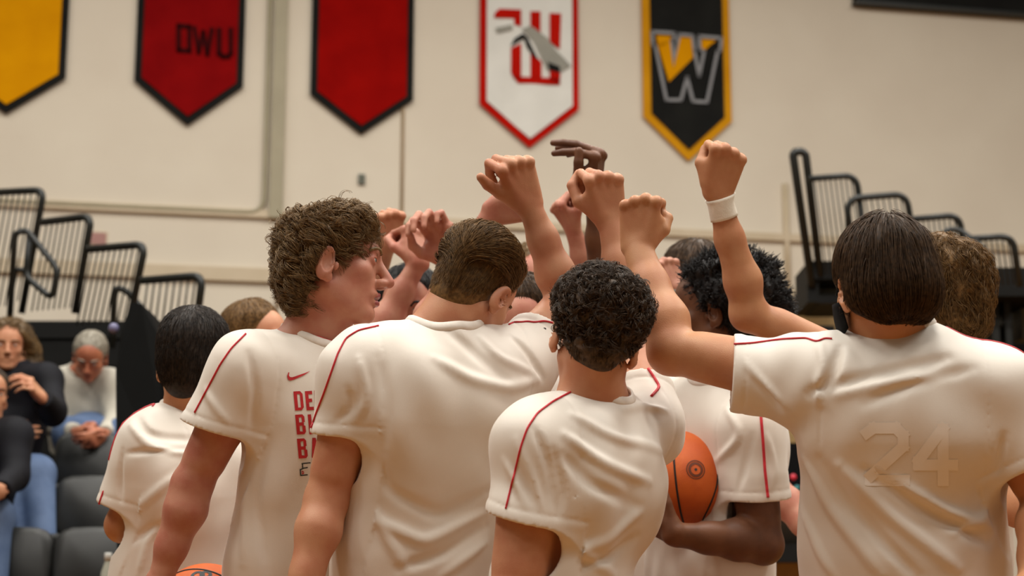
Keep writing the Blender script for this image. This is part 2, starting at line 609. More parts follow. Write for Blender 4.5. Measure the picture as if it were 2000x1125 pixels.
    cf.add(ecap(chest, waist, .186 * cw, .176 * cw, fr, .70 * cd), .04)
    cf.add(ecap(waist, hem, .176 * cw, .190 * cw, fr, .72 * cd), .05)
    cf.add(cap(Ls, Rs, .066), .07)
    if bk > 0:
        for sg in (-1, 1):
            cf.add(ell(neck - up * .155 + rtv * sg * .076 * cw - fr * .075, A([rtv, fr, up]), (.080 * cw, .052, .105)), .06)
    for k in 'LR':
        a = arms[k]
        cf.add(cap(neck - up * .035, a['sh'] + up * .006, .062, .058), .05)
    for k in 'LR':
        a = arms[k]; am = a.get('am', 1.0)
        sf = a.get('sleeve', .60); end = a['sh'] + (a['el'] - a['sh']) * min(sf, 1.0) - A([0, 0, a.get('drop', 0)])
        r0, r1 = a.get('sr', (.072, .076))
        tilt = dirv(a['cut']) if 'cut' in a else a['ud']
        if sf <= 1:
            cf.add(cut(cap(a['sh'], end + a['ud'] * .05, r0, r1 + (r1 - r0) * .15), half(end, tilt)), a.get('sk', .05))
        else:
            wend = a['el'] + (a['wr'] - a['el']) * (sf - 1)
            cf.add(cap(a['sh'], a['el'], r0, r1), .05)
            cf.add(cut(cap(a['el'], wend + a['fd'] * .03, r1, r1 * .72), half(wend, a['fd'])), .03)
        a['end'] = end; a['tilt'] = tilt; a['r1'] = r1
    cf.inter(half(hem, -up), .004)
    nax = nrm(nrm(hn - neck) * .4 + up * .6)
    if sp.get('open_neck', True):
        nh = ns * sp.get('nh', 1.0); cf.sub(cap(neck - nax * .012, neck + nax * .20, .0685 * nh, .072 * nh), .004)
    for k in 'LR':
        a = arms[k]; sf = a.get('sleeve', .60)
        if sf <= 1:
            e = a['end']; r0, r1 = a.get('sr', (.072, .076)); Ls_ = np.linalg.norm(e - a['sh'])
            sl = (r1 - r0) / max(Ls_ + .05, .1); re = r0 + (r1 * 1.0 + (r1 - r0) * .15 - r0) * Ls_ / (Ls_ + .05)
            cf.sub(cap(e - a['ud'] * .030, e + a['ud'] * .05, re - .030 * sl - .016, re + .05 * sl - .0045), .003)
    # folds laid on the smooth cloth
    items = []
    for fo in sp.get('folds', []):
        pl, amp, w = fo
        L = smooth_line(pl, 12, 3)
        P, ok = rt(cf, L[:, 0], L[:, 1])
        if ok.sum() >= 3: items.append(fold_disp(P[ok], amp * sp.get('fa', 2.2) * .001, w * .00074))
    kx = A([rtv * 1.0, up * 1.0, fr * 1.0])
    ph = sp.get('seed', 1) * 1.7
    gamp = sp.get('wr_amp', 1.15)

    def ripple(P, D):
        x = P @ rtv; z = P @ up; y = P @ fr
        w = np.sin(9 * z + 5 * x + ph) * .9 + np.sin(7 * x - 6 * z + 2 * ph)
        v = np.sin(46 * x + 16 * z + 2.2 * w + ph) * .0013 + np.sin(83 * x - 31 * z + 2.6 * w + 4 * ph) * .0005 + np.sin(30 * x - 40 * z + 1.8 * w + 3 * ph + 6 * y) * .0010
        v += np.sin(17 * x + 26 * z + 1.5 * w + 5 * ph) * .0022
        return v * gamp * cuffs(P)

    def cuffs(P):
        w = np.ones(len(P))
        for k in 'LR':
            a = arms[k]
            if a.get('sleeve', .6) <= 1:
                q = P - a['sh']; ax = q @ a['ud']; rr = np.linalg.norm(q - ax[:, None] * a['ud'], axis=1)
                t = (P - a['end']) @ a['tilt']
                w = np.where((rr < .115) & (ax > .02), np.minimum(w, np.clip(-t / .05 - .25, 0.0, 1)), w)
        return w
    cf.disp(ripple)
    for it in items: cf.disp(lambda P, D, it=it: it(P, D) * cuffs(P))
    seams = []
    for k in 'LR':
        a = arms[k]
        if a.get('sleeve', .6) <= 1:
            def hemline(P, D, a=a):
                t = (P - a['end']) @ a['tilt']
                q = P - a['sh']; rr = np.linalg.norm(q - (q @ a['ud'])[:, None] * a['ud'], axis=1)
                on = (rr < .12) & ((q @ a['ud']) > 0.03)
                return np.where(on, -.0016 * np.exp(-((t + .024) / .0022) ** 2) + .0008 * np.exp(-((t + .012) / .008) ** 2), 0)

            def armhole(P, D, a=a):
                q = P - a['sh']; t = q @ a['ud']
                x = (P - neck) @ rtv; side = x * (1 if a is arms['R'] else -1)
                t2 = side - abs((a['sh'] - neck) @ rtv) + .012
                rr = np.linalg.norm(q, axis=1)
                return np.where(rr < .14, -.0016 * np.exp(-(t2 / .0028) ** 2), 0)
            cf.disp(hemline); cf.disp(armhole)
    g.cloth = cf
    ca = np.stack([hem, neck, Ls, Rs] + [arms[k]['end'] for k in 'LR'] + ([arms[k]['el'] for k in 'LR'] + [arms[k]['wr'] for k in 'LR'] if any(arms[k].get('sleeve', .6) > 1 for k in 'LR') else []))
    V, Fq = polygonize(cf, ca.min(0) - .27, ca.max(0) + .22, sp.get('hc', .004), smooth=1)
    g.shirt = obj(sp.get('shirt_name', 'shirt'), V, Fq, M['shirt'], root)
    # collar
    if sp.get('collar', True):
        e1 = nrm(np.cross(nax, A([.2, .3, .9]))); e1 = nrm(np.cross(nax, fr)); e2 = np.cross(nax, e1)
        an = np.linspace(0, 2 * math.pi, 56, endpoint=False)
        rad = np.cos(an)[:, None] * e1 + np.sin(an)[:, None] * e2
        rc = .0735 * ns * sp.get('nh', 1.0)
        P = neck + nax * .10 + rad * rc
        for _ in range(60):
            d = cf.eval(P); P = P - nax * np.clip(d * .8, -.004, .02)[:, None]
        for _ in range(2): P = .25 * np.roll(P, 1, 0) + .5 * P + .25 * np.roll(P, -1, 0)
        ring = MB()
        n = len(P); prof = [(-.004, -.002), (-.0045, .008), (-.0025, .0105), (.001, .009), (.0055, .001), (.0065, -.008), (.002, -.010)]
        VV = [P[i] + rad[i] * a + nax * b for i in range(n) for a, b in prof]
        m = len(prof)
        ring.put(VV, [(i * m + j, i * m + (j + 1) % m, ((i + 1) % n) * m + (j + 1) % m, ((i + 1) % n) * m + j) for i in range(n) for j in range(m)])
        ring.obj('collar', M.get('collar', M['shirt']), g.shirt, True)
        if sp.get('under'):
            un = MB(); pr2 = [(-.0115, -.006), (-.0110, .0085), (-.0085, .0110), (-.0050, .0080), (-.0045, -.006)]
            VV = [P[i] + rad[i] * a_ + nax * b_ for i in range(n) for a_, b_ in pr2]; m2 = len(pr2)
            un.put(VV, [(i * m2 + j, i * m2 + (j + 1) % m2, ((i + 1) % n) * m2 + (j + 1) % m2, ((i + 1) % n) * m2 + j) for i in range(n) for j in range(m2)])
            un.obj('undershirt_collar', MAT['red_trim'], g.shirt, True)
    # shorts or trousers
    sf = Field()
    for i, sg in enumerate((-1, 1)):
        if legs:
            kn_, an_ = A(legs[i][0]), A(legs[i][1])
        else:
            an_ = A([pel[0], pel[1], fl + .085]) + sg * rtv * (st + .03) - fr * .03; kn_ = (hips[i] + an_) / 2 + fr * .03; kn_[2] = fl + (zp - fl) * .52
        sf.add(cap(hips[i], kn_, .108, .086 if sp.get('long') else .115), .06)
        if sp.get('long'): sf.add(cap(kn_, an_ + (kn_ - an_) * .1, .084, .068), .03)
    sf.add(ecap(pel + up * .06, pel - up * .05, .165 * tw, .16 * tw, fr, .72), .06)
    q = np.stack([pel] + ([A(l) for ll in legs for l in ll] if legs else [A([pel[0], pel[1], fl])]))
    V, Fq = polygonize(sf, q.min(0) - .3, q.max(0) + .3, .012, smooth=1)
    obj('trousers' if sp.get('long') else 'shorts', V, Fq, M['shorts'], root)
    # shoes
    for i, sg in enumerate((-1, 1)):
        an_ = A(legs[i][1]) if legs else A([pel[0], pel[1], fl + .085]) + sg * rtv * (st + .03) - fr * .03
        fdir = nrm(A([fr[0], fr[1], 0])); f2 = Field()
        f2.add(cap(an_ + A([0, 0, -.04]) - fdir * .035, an_ + A([0, 0, -.050]) + fdir * .165, .044, .038), .03)
        f2.add(cap(an_ + A([0, 0, .0]), an_ + A([0, 0, -.04]), .046, .05), .03)
        f2.inter(half((0, 0, fl), (0, 0, -1)), .004)
        V, Fq = polygonize(f2, an_ - .28, an_ + .28, .010, smooth=1)
        obj('shoe', V, Fq, M['shoe'], root)
    # eyes
    if sp.get('eyes', True):
        for sg in (-1, 1):
            c = hc + hs * (sg * .032 * HR[0] + .0735 * HR[1] - .001 * HR[2])
            V, Fq = sphere(c, .0125 * hs, 14, 10)
            e = obj('eye', V, Fq, MAT['eye_white'], root)
            V, Fq = sphere(c + HR[1] * .0068 * hs, .0068 * hs, 10, 8)
            obj('iris', V, Fq, MAT['iris'], e)
    if sp.get('hair'):
        make_hair(root, hc, HR, hs, sp['hair'], M['hair'], sp.get('cran', (1, 1, 1)))
    if sp.get('brows', True) and sp.get('eyes', True):
        for sg in (-1, 1):
            mb = MB()
            pts = [hc + hs * (sg * x * HR[0] + y * HR[1] + z * HR[2]) for x, y, z in ((.014, .0925, .016), (.026, .0915, .021), (.040, .081, .020), (.048, .071, .014))]
            P = A(pts)
            for _ in range(6):
                d = bf.eval(P); P = P - bf.grad(P) * (d - .0008)[:, None]
            mb.tube(rounded(P, .01, 4), .0036 * hs, 6)
            mb.obj('eyebrow', M['hair'], root, True)
    g.root = root; g.arms = arms; g.hc = hc; g.HR = HR; g.hs = hs; g.neck = neck; g.up = up; g.fr = fr; g.rtv = rtv
    return g


def sphere(c, r, nu=24, nv=16):
    c = A(c); r = np.broadcast_to(A(r, float), (3,))
    V = [c + r * A([0, 0, 1.0])]
    for j in range(1, nv):
        t = math.pi * j / nv
        for i in range(nu):
            p = 2 * math.pi * i / nu
            V.append(c + r * A([math.sin(t) * math.cos(p), math.sin(t) * math.sin(p), math.cos(t)]))
    V.append(c - r * A([0, 0, 1.0])); Fc = []
    for i in range(nu): Fc.append((0, 1 + i, 1 + (i + 1) % nu))
    for j in range(nv - 2):
        for i in range(nu):
            a = 1 + j * nu + i; b = 1 + j * nu + (i + 1) % nu
            Fc.append((a, a + nu, b + nu, b))
    e = len(V) - 1
    for i in range(nu): Fc.append((e, 1 + (nv - 2) * nu + (i + 1) % nu, 1 + (nv - 2) * nu + i))
    return V, Fc


# ------------------------------------------------------------------ hair
def hairline(Q, top=.060, side=.012, nape=-.085, earz=-.030):
    """>0 where no hair grows (head coordinates, metres)"""
    y, z, x = Q[:, 1], Q[:, 2], np.abs(Q[:, 0])
    yf = side + (top - side) * np.clip((z + .01) / .09, 0, 1) ** 0.8
    zl = nape + (earz - nape) * np.clip((y + .062) / .052, 0, 1)
    return np.maximum((y - yf), (zl - z) * 1.0)


def make_hair(root, hc, HR, hs, st, mt, cr=(1, 1, 1)):
    fd = Field()
    hl = st.get('line', {})
    if 'taper' in st:
        tp = st['taper']
        E = [ell(c, np.eye(3), r) for c, r in (((0, -.012, .022 - (1 - cr[2]) * .03), (.076 * cr[0], .096 * cr[1], .090 * cr[2])), ((0, .030, .032 - (1 - cr[2]) * .05), (.066 * cr[0], .064, .068 * cr[2])), ((0, -.026, -.050), (.062, .068 * cr[1], .075)))]

        def tf(Q):
            d = smin(smin(E[0](Q), E[1](Q), .02), E[2](Q), .03)
            ramp = np.clip((-hairline(Q, **hl) - tp.get('fade', 0)) / tp['w'], -1.6, 1)
            ramp = np.where(ramp > 0, np.abs(ramp) ** .65, ramp)
            z = np.clip((Q[:, 2] - tp.get('z0', .02)) / .07, 0, 1); fz = np.clip((Q[:, 1] + .02) / .09, 0, 1)
            return d - ramp * (tp['T'] + tp.get('top', 0) * z + tp.get('fringe', 0) * fz * z)
        fd.add(tf, .01)
        st = dict(st)
        st['strands'] = [dict(x, lenf=lambda r: .35 + .65 * np.clip(-hairline(r, **hl) / tp['w'], 0, 1)) if 'lenf' not in x else x for x in st['strands']]
    else:
        for c, r in st['ells']:
            fd.add(ell(c, np.eye(3), r), st.get('k', .02))
        fd.inter(lambda Q: hairline(Q, **hl), st.get('edge', .012))
    ears = st.get('ear', True)
    if ears:
        for sg in (-1, 1):
            fd.sub(ell((sg * .088, .002, -.026), np.eye(3), st.get('ear_r', (.022, .026, .036))), .008)
    if 'ridge' in st:
        ra, rk = st['ridge']
        fd.disp(lambda Q, D: ra * np.clip((Q[:, 2] - .01) / .05, 0, 1) * (np.sin(rk * (Q[:, 0] * .94 + Q[:, 1] * .33) + 2 * np.sin(38 * Q[:, 1] + 20 * Q[:, 2])) + .5 * np.sin(rk * 2.3 * (Q[:, 0] * .9 + Q[:, 1] * .4))))
    lump = st.get('lump', (0, 60))
    if lump[0]:
        def lf(Q, D):
            k = lump[1]
            w = np.sin(Q[:, 0] * k * .6 + 1.3) + np.sin(Q[:, 1] * k * .7 + .4) + np.sin(Q[:, 2] * k * .65 + 2.1)
            return lump[0] * (np.sin(Q[:, 0] * k + w) * np.sin(Q[:, 1] * k * 1.07 + 1.1 * w) + np.sin(Q[:, 2] * k * .93 + w + 1) * .7)
        fd.disp((lambda Q, D: lf(Q, D) * np.clip((-hairline(Q, **hl) - .004) / .02, 0, 1)) if 'taper' in st else lf)
    V, Fq = polygonize(fd, (-.2, -.2, -.22), (.2, .2, .22), .004, smooth=1)
    VV = [V]; FF = [Fq]; off = len(V)
    rng = np.random.default_rng(st.get('seed', 3))
    for s in st.get('strands', []):
        m = s.get('clump', 1); n = s['n'] // m; K = s.get('K', 8)
        r = V[rng.integers(0, len(V), n * 3)]
        r = r + rng.normal(0, .0015, r.shape)
        keep = (-hairline(r, **hl) > s.get('inset', .002)) if 'taper' in st else np.ones(len(r), bool)
        er = st.get('ear_r', (.022, .026, .036))
        if ears and 'taper' in st: keep &= ((np.abs(r[:, 0]) - .088) / er[0]) ** 2 + ((r[:, 1] - .002) / er[1]) ** 2 + ((r[:, 2] + .026) / er[2]) ** 2 > 1.05
        if 'region' in s: keep &= s['region'](r)
        r = r[keep][:n]; n = len(r)
        if n == 0: continue
        rp = lambda a_: np.repeat(a_, m, axis=0)
        ln = s['len'] * (1 + s.get('lvar', .3) * rng.uniform(-1, 1, n))
        if 'lenf' in s: ln = ln * s['lenf'](r)
        lift = rp(s.get('lift', .003) * rng.uniform(.2, 1.2, n)); ln = rp(ln) * rng.uniform(.85, 1.1, n * m)
        jit = rp(rng.normal(0, 1, (n, 3)) * s.get('jit', .15)) + (rng.normal(0, .05, (n * m, 3)) if m > 1 else 0)
        curl_r = (rng.uniform(.6, 1.3, n), rng.uniform(0, 6.28, n), rng.uniform(.7, 1.3, n))
        curl_r = [rp(v) for v in curl_r]
        r = rp(r); spread = rng.normal(0, s.get('spread', .0022), r.shape) if m > 1 else 0
        n = len(r)
        p = r.copy(); path = []; nor = []
        for i in range(K):
            gq = fd.grad(p, .003, disp=False)
            path.append(p.copy()); nor.append(gq)
            t = i / (K - 1)
            d = s['flow'](p, t, rng, r) + jit
            hug = s.get('hug', 1.0)
            d = d - hug * gq * (d * gq).sum(1)[:, None]
            d = d / (np.linalg.norm(d, axis=1)[:, None] + 1e-9)
            p = p + d * (ln / (K - 1))[:, None]
            if hug > 0:
                dd = fd.eval(p, disp=False)
                p = p - gq * (np.clip(dd - lift * (0.3 + t), -.02, .02) * s.get('pull', .8))[:, None]
        path = np.stack(path, 1); nor = np.stack(nor, 1)
        if m > 1: path = path + spread[:, None, :] * np.linspace(1, .35, K)[None, :, None]
        T = np.gradient(path, axis=1); T /= np.linalg.norm(T, axis=2)[:, :, None] + 1e-9
        Bn = np.cross(nor, T)
        if 'curl' in s:
            a, turns = s['curl']
            a = a * curl_r[0]; ph = curl_r[1]; tu = turns * curl_r[2]
            t = np.linspace(0, 1, K)
            ang = ph[:, None] + 2 * math.pi * tu[:, None] * t
            ramp = a[:, None] * np.clip(t * 3, 0, 1)
            path = path + (ramp * (np.cos(ang) - np.cos(ph)[:, None] * 0))[:, :, None] * nor + (ramp * np.sin(ang))[:, :, None] * Bn
            T = np.gradient(path, axis=1); T /= np.linalg.norm(T, axis=2)[:, :, None] + 1e-9
            nor = nor - T * (nor * T).sum(2)[:, :, None]; nor /= np.linalg.norm(nor, axis=2)[:, :, None] + 1e-9
            Bn = np.cross(nor, T)
        w = s.get('w', .0007) * rng.uniform(.6, 1.3, n)
        tap = np.linspace(1, .25, K) if s.get('taper', True) else np.ones(K)
        rad = (w[:, None] * tap)[:, :, None, None]
        an = A([0, 2.0944, 4.1888])
        ring = path[:, :, None] + rad * (np.cos(an)[None, None, :, None] * nor[:, :, None] + np.sin(an)[None, None, :, None] * Bn[:, :, None])
        idx = (np.arange(n * K * 3) + off).reshape(n, K, 3)
        a0 = idx[:, :-1, :]; a1 = idx[:, 1:, :]
        q = np.stack([a0, np.roll(a0, -1, 2), np.roll(a1, -1, 2), a1], -1).reshape(-1, 4)
        VV.append(ring.reshape(-1, 3)); FF.append(q); off += n * K * 3
    V = np.concatenate(VV); Fq = np.concatenate(FF)
    W = hc + hs * (V @ HR)
    return obj('hair', W, Fq, mt, root, True, kind='stuff')


CROWN = A([0.0, -.045, .105])


def flow_down(Q, t, rng, r):
    d = Q - CROWN; d = d / (np.linalg.norm(d, axis=1)[:, None] + 1e-6)
    d[:, 2] -= .55 + 1.0 * t
    return d


def flow_back(Q, t, rng, r):
    d = np.zeros_like(Q); d[:, 1] = -1; d[:, 2] = .35 - 1.2 * np.clip(.05 - Q[:, 1], 0, .2) / .2; d[:, 0] = .35
    return d


def flow_rand(Q, t, rng, r):
    h = np.sin(r * 9131.7 + 1.3) * 43758.5
    return (h - np.floor(h)) * 2 - 1


def flow_out(Q, t, rng, r):
    d = Q - A([0, -.01, .0]); return d / (np.linalg.norm(d, axis=1)[:, None] + 1e-6)


def flow_wave(Q, t, rng, r):
    d = flow_down(Q, t, rng, r); h = np.sin(r * 913.7) * .7
    return d + h


def short_hair(n, ln=.022, thick=.012, seed=3, flow=flow_down, w=.0007, lift=.004, **k):
    """close cropped straight hair"""
    s = dict(taper=dict(T=thick, w=.05, top=thick * .4), ear_r=(.024, .028, .038), seed=seed,
             strands=[dict(n=n, len=ln, w=w, flow=flow, lift=lift, jit=.22, K=6)])
    s.update(k); return s


def curly_hair(n, ln=.04, curl=(.0045, 2.2), thick=.022, seed=3, w=.0008, lump=(.004, 85), **k):
    s = dict(taper=dict(T=thick * .75, w=.05, top=thick * .6), ear_r=(.024, .028, .038), seed=seed, lump=lump,
             strands=[dict(n=n, len=ln, w=w, flow=flow_rand, lift=.007, jit=.1, K=14, curl=curl, hug=.9)])
    s.update(k); return s

# ------------------------------------------------------------------ shared materials
MAT = {}
MAT['skin_fair'] = mat('skin_fair', (196, 142, 108), .50, (184, 122, 91), 16, .12, 500, .35, .06)
MAT['skin_pink'] = mat('skin_pink', (188, 132, 108), .50, (176, 110, 90), 22, .12, 500, .35, .06)
MAT['skin_tan'] = mat('skin_tan', (192, 138, 99), .50, (180, 120, 84), 16, .12, 500, .35, .06)
MAT['skin_deep'] = mat('skin_deep', (112, 72, 48), .48, (90, 56, 38), 16, .10, 500, .35, .05)
MAT['shirt'] = mat('white_jersey', (229, 220, 208), .52, (223, 213, 200), 9, .10, 900, .35, 0, 0, .15)
MAT['collar'] = mat('white_rib', (231, 222, 211), .6, (222, 212, 200), 60, .1, 700, .3)
MAT['red_trim'] = mat('red_trim', (206, 40, 52), .55, (190, 30, 44), 60)
MAT['red_print'] = mat('red_print', (190, 28, 34), .55, (174, 22, 30), 60)
MAT['dark_print'] = mat('dark_print', (42, 46, 44), .6)
MAT['ghost_print'] = mat('number_show_through', (239, 231, 220), .55, (234, 225, 213), 9)
MAT['shorts'] = mat('red_shorts', (160, 24, 32), .6)
MAT['shoe'] = mat('white_shoe', (225, 225, 222), .5)
MAT['eye_white'] = mat('eye_white', (225, 215, 205), .25)
MAT['iris'] = mat('iris', (70, 80, 84), .2)
MAT['lip'] = mat('lips', (170, 92, 88), .45, (150, 78, 76), 60, sss=.1)
MAT['hair_light'] = mat('hair_light_brown', (132, 102, 62), .5, (92, 69, 42), 120, spec=.3)
MAT['hair_brown'] = mat('hair_brown', (122, 91, 54), .5, (84, 62, 37), 120, spec=.15)
MAT['hair_dark'] = mat('hair_dark_brown', (82, 61, 42), .46, (52, 39, 28), 120, spec=.15)
MAT['hair_darkest'] = mat('hair_near_black', (80, 61, 43), .5, (46, 35, 26), 120, spec=.3)
MAT['hair_soot'] = mat('hair_soot', (50, 40, 32), .5, (29, 23, 19), 120, spec=.2)
MAT['hair_black'] = mat('hair_black', (34, 28, 26), .55, (17, 15, 15), 200, spec=.35)
MAT['hair_blond'] = mat('hair_dark_blond', (150, 118, 70), .45, (104, 80, 46), 60)
MAT['hair_grey'] = mat('hair_grey', (176, 168, 152), .5, (140, 132, 118), 60)
MAT['black_cloth'] = mat('black_cloth', (12, 12, 13), .8, spec=.1)
MAT['tape'] = mat('athletic_tape', (236, 228, 212), .7, (224, 214, 196), 40, .2, 300)
MAT['ball'] = mat('ball_orange', (214, 100, 24), .55, (198, 84, 18), 14, .35, 700)
MAT['seam'] = mat('ball_seam', (28, 24, 22), .6)
MAT['ball_mark'] = mat('ball_mark', (110, 52, 22), .6)


def mats(skin, hair, **k):
    d = dict(skin=MAT[skin], hair=MAT[hair], shirt=MAT['shirt'], collar=MAT['collar'], shorts=MAT['shorts'], shoe=MAT['shoe'])
    d.update(k); return d


def stripe(g, poly, rad=.0020, name='piping', lift=.0006):
    L = smooth_line(poly, 3, 6)
    P, ok = rt(g.cloth, L[:, 0], L[:, 1])
    if ok.sum() < 4: return
    # longest run that hits and does not jump in depth
    best = []; cur = []
    for i in range(len(P)):
        if ok[i] and (not cur or np.linalg.norm(P[i] - P[cur[-1]]) < .03): cur.append(i)
        else:
            if len(cur) > len(best): best = cur
            cur = [i] if ok[i] else []
    if len(cur) > len(best): best = cur
    Q = P[best]
    Q = Q + g.cloth.grad(Q) * lift
    V, Fc = tube(Q, rad, 8)
    return obj(name, V, Fc, MAT['red_trim'], g.shirt, True)


def stripe3(g, pts, rad=.0020, name='piping'):
    """piping along 3-D points pulled onto the cloth"""
    P = A(pts, float); Q = []
    for a, b in zip(P[:-1], P[1:]):
        for i in range(12): Q.append(a + (b - a) * i / 12)
    Q.append(P[-1]); Q = A(Q)
    for _ in range(25):
        d = g.cloth.eval(Q, False); Q = Q - g.cloth.grad(Q, disp=False) * (d * .8)[:, None]
    for _ in range(2): Q[1:-1] = .25 * Q[:-2] + .5 * Q[1:-1] + .25 * Q[2:]
    for _ in range(6):
        d = g.cloth.eval(Q); Q = Q - g.cloth.grad(Q) * (d - .0005)[:, None]
    V, Fc = tube(Q, rad, 8)
    return obj(name, V, Fc, MAT['red_trim'], g.shirt, True)


def patch(g, quads, name, mt, n=6, lift=.0012, fd=None, parent=None):
    """flat print pressed onto the cloth; quads are lists of four pixels"""
    V = []; Fc = []
    for q in quads:
        q = A(q, float)
        s = np.linspace(0, 1, n + 1)
        G = ((1 - s)[:, None, None] * ((1 - s)[None, :, None] * q[0] + s[None, :, None] * q[1]) + s[:, None, None] * ((1 - s)[None, :, None] * q[3] + s[None, :, None] * q[2])).reshape(-1, 2)
        f = fd or g.cloth
        P, ok = rt(f, G[:, 0], G[:, 1])
        P = P + f.grad(P) * lift
        b = len(V); V += list(P)
        for i in range(n):
            for j in range(n):
                ids = [i * (n + 1) + j, i * (n + 1) + j + 1, (i + 1) * (n + 1) + j + 1, (i + 1) * (n + 1) + j]
                if all(ok[k] for k in ids): Fc.append(tuple(k + b for k in ids))
    if Fc: return obj(name, V, Fc, mt, parent or g.shirt, True)


# ------------------------------------------------------------------ hair styles
H_SHORT_DARK = short_hair(3600, .020, .014, 11, w=.0009, line=dict(top=.062, side=.008, nape=-.078, earz=.006), ear_r=(.036, .034, .046))
H_SHORT_DARK['taper'] = dict(T=.013, w=.06, top=.010)
H_SIDEPART = short_hair(5200, .05, .012, 12, w=.0007, line=dict(top=.066, side=.010, nape=-.066, earz=-.008), ear_r=(.028, .030, .040),
    strands=[dict(n=5600, clump=7, len=.095, w=.0013, flow=flow_back, lift=.009, jit=.07, K=12, spread=.003, region=lambda r: r[:, 2] > .020),
             dict(n=3000, len=.024, w=.0007, flow=flow_down, lift=.004, jit=.16, K=6, region=lambda r: r[:, 2] <= .05),
             dict(n=2600, len=.012, w=.0005, flow=flow_down, lift=.006, jit=.2, K=5, region=lambda r: r[:, 2] <= -.01)])
H_SIDEPART['taper'] = dict(T=.006, w=.07, top=.016, z0=-.01, fade=.014); H_SIDEPART['ridge'] = (.0028, 150)
H_CURLY_DARK = curly_hair(3600, .040, (.0055, 1.9), .024, 13, w=.0009, lump=(.0055, 95), line=dict(top=.070, side=.010, nape=-.082, earz=-.004), ear_r=(.030, .032, .042),
    strands=[dict(n=4200, clump=6, len=.046, w=.0011, flow=flow_rand, lift=.010, jit=.1, K=15, curl=(.0068, 1.5), hug=.9, spread=.0020, region=lambda r: r[:, 2] > -.035),
             dict(n=2200, len=.014, w=.0007, flow=flow_down, lift=.003, jit=.25, K=5, region=lambda r: r[:, 2] <= -.02)])
H_CURLY_DARK['taper'] = dict(T=.014, w=.060, top=.013, z0=-.01, fade=.022)
H_CURLY_LONG = dict(taper=dict(T=.009, w=.035, top=.006, fringe=.008, z0=.01), seed=14, lump=(.006, 66),
    line=dict(top=.090, side=-.012, nape=-.084, earz=.002), ear_r=(.034, .034, .044),
    strands=[dict(n=5200, clump=10, len=.090, w=.0010, flow=flow_wave, lift=.008, jit=.22, K=24, curl=(.0105, 2.1), hug=.9, spread=.0026, inset=.008),
             dict(n=360, clump=4, len=.050, w=.0009, flow=flow_wave, lift=.022, jit=.5, K=18, curl=(.010, 1.5), hug=.8, spread=.0016, region=lambda r: r[:, 2] > .03)])
H_BOWL = dict(ells=[((0, -.014, .024), (.084, .106, .104)), ((0, -.038, -.030), (.081, .088, .068))], k=.03, seed=15,
    line=dict(top=.074, side=.012, nape=-.084, earz=-.040), edge=.010, ear_r=(.024, .024, .032),
    strands=[dict(n=7200, clump=8, len=.11, w=.0010, flow=flow_down, lift=.007, jit=.10, K=11, lvar=.35, spread=.0035)])
H_AFRO = dict(ells=[((0, -.050, .052), (.108, .124, .096)), ((0, -.094, -.010), (.094, .094, .088))], k=.03, seed=16, lump=(.009, 75),
    line=dict(top=.058, side=-.004, nape=-.105, earz=-.03), edge=.014,
    strands=[dict(n=6500, clump=3, len=.022, w=.0011, flow=lambda Q, t, rng, r: flow_out(Q, t, rng, r) + .6 * flow_rand(Q, t, rng, r), lift=.012, jit=.25, K=13, curl=(.0050, 2.0), hug=0, spread=.0015)])
H_WAVY = dict(taper=dict(T=.020, w=.03, top=.010), seed=17, lump=(.006, 60),
    line=dict(top=.070, side=.010, nape=-.108, earz=-.050), ear_r=(.016, .018, .026),
    strands=[dict(n=4200, clump=7, len=.07, w=.0010, flow=flow_wave, lift=.009, jit=.2, K=13, curl=(.0045, 1.2), hug=.9, spread=.003)])

# ------------------------------------------------------------------ the huddle
G = {}
# the player right of centre seen from behind, dark curls, nearest the camera
G['curls'] = person('player with short dark curls seen from behind, nearest the camera, one arm hanging', dict(
    mats=mats('skin_fair', 'hair_darkest'), neck=(1160, 790, 3.31), head=(1166, 650, 3.29), yaw=4, pitch=4, roll=12, hs=.97, cran=(1, .97, .90),
    pel=(1084, 3.24), tw=.92, cw=.86, seed=1, nk=1.02, cshift=.0, bow=.020,
    L=dict(sh=(1050, 862, 3.18), el=(1004, 1170, 3.12), wr=(1000, 1400, 3.2), kn=(1003, 1480, 3.2), side=(0, .2, 1), pose=RELAXED, sleeve=.50, am=1.10, sr=(.074, .079), cut=(-.22, -1, 0)),
    R=dict(sh=(1262, 842, 3.44), el=(1238, 655, 3.62), wr=(1192, 428, 3.66), kn=(1178, 348, 3.64), side=(-1, .05, -.35), pose=FIST_LOOSE, sleeve=.42, am=.98, sr=(.066, .071), hsc=1.06),
    hair=H_CURLY_DARK,
    folds=[([(1105, 850), (1180, 905), (1265, 940)], 7, 13), ([(1100, 890), (1160, 950), (1250, 990)], -6, 14), ([(1120, 810), (1190, 850), (1290, 880)], 6, 12),
           ([(1100, 1085), (1180, 1060), (1250, 1000)], 6, 13), ([(1100, 1110), (1180, 1095), (1245, 1050)], -6, 12), ([(1085, 1040), (1140, 1080), (1200, 1125)], 5, 14),
           ([(1215, 800), (1260, 790), (1300, 800)], 6, 10), ([(1010, 860), (1040, 930), (1060, 1000)], 5, 10), ([(1045, 840), (1075, 920), (1085, 1000)], -5, 9),
           ([(985, 900), (1010, 950), (1030, 1000)], 4, 9), ([(1080, 880), (1100, 960), (1085, 1030)], -5, 10)]))
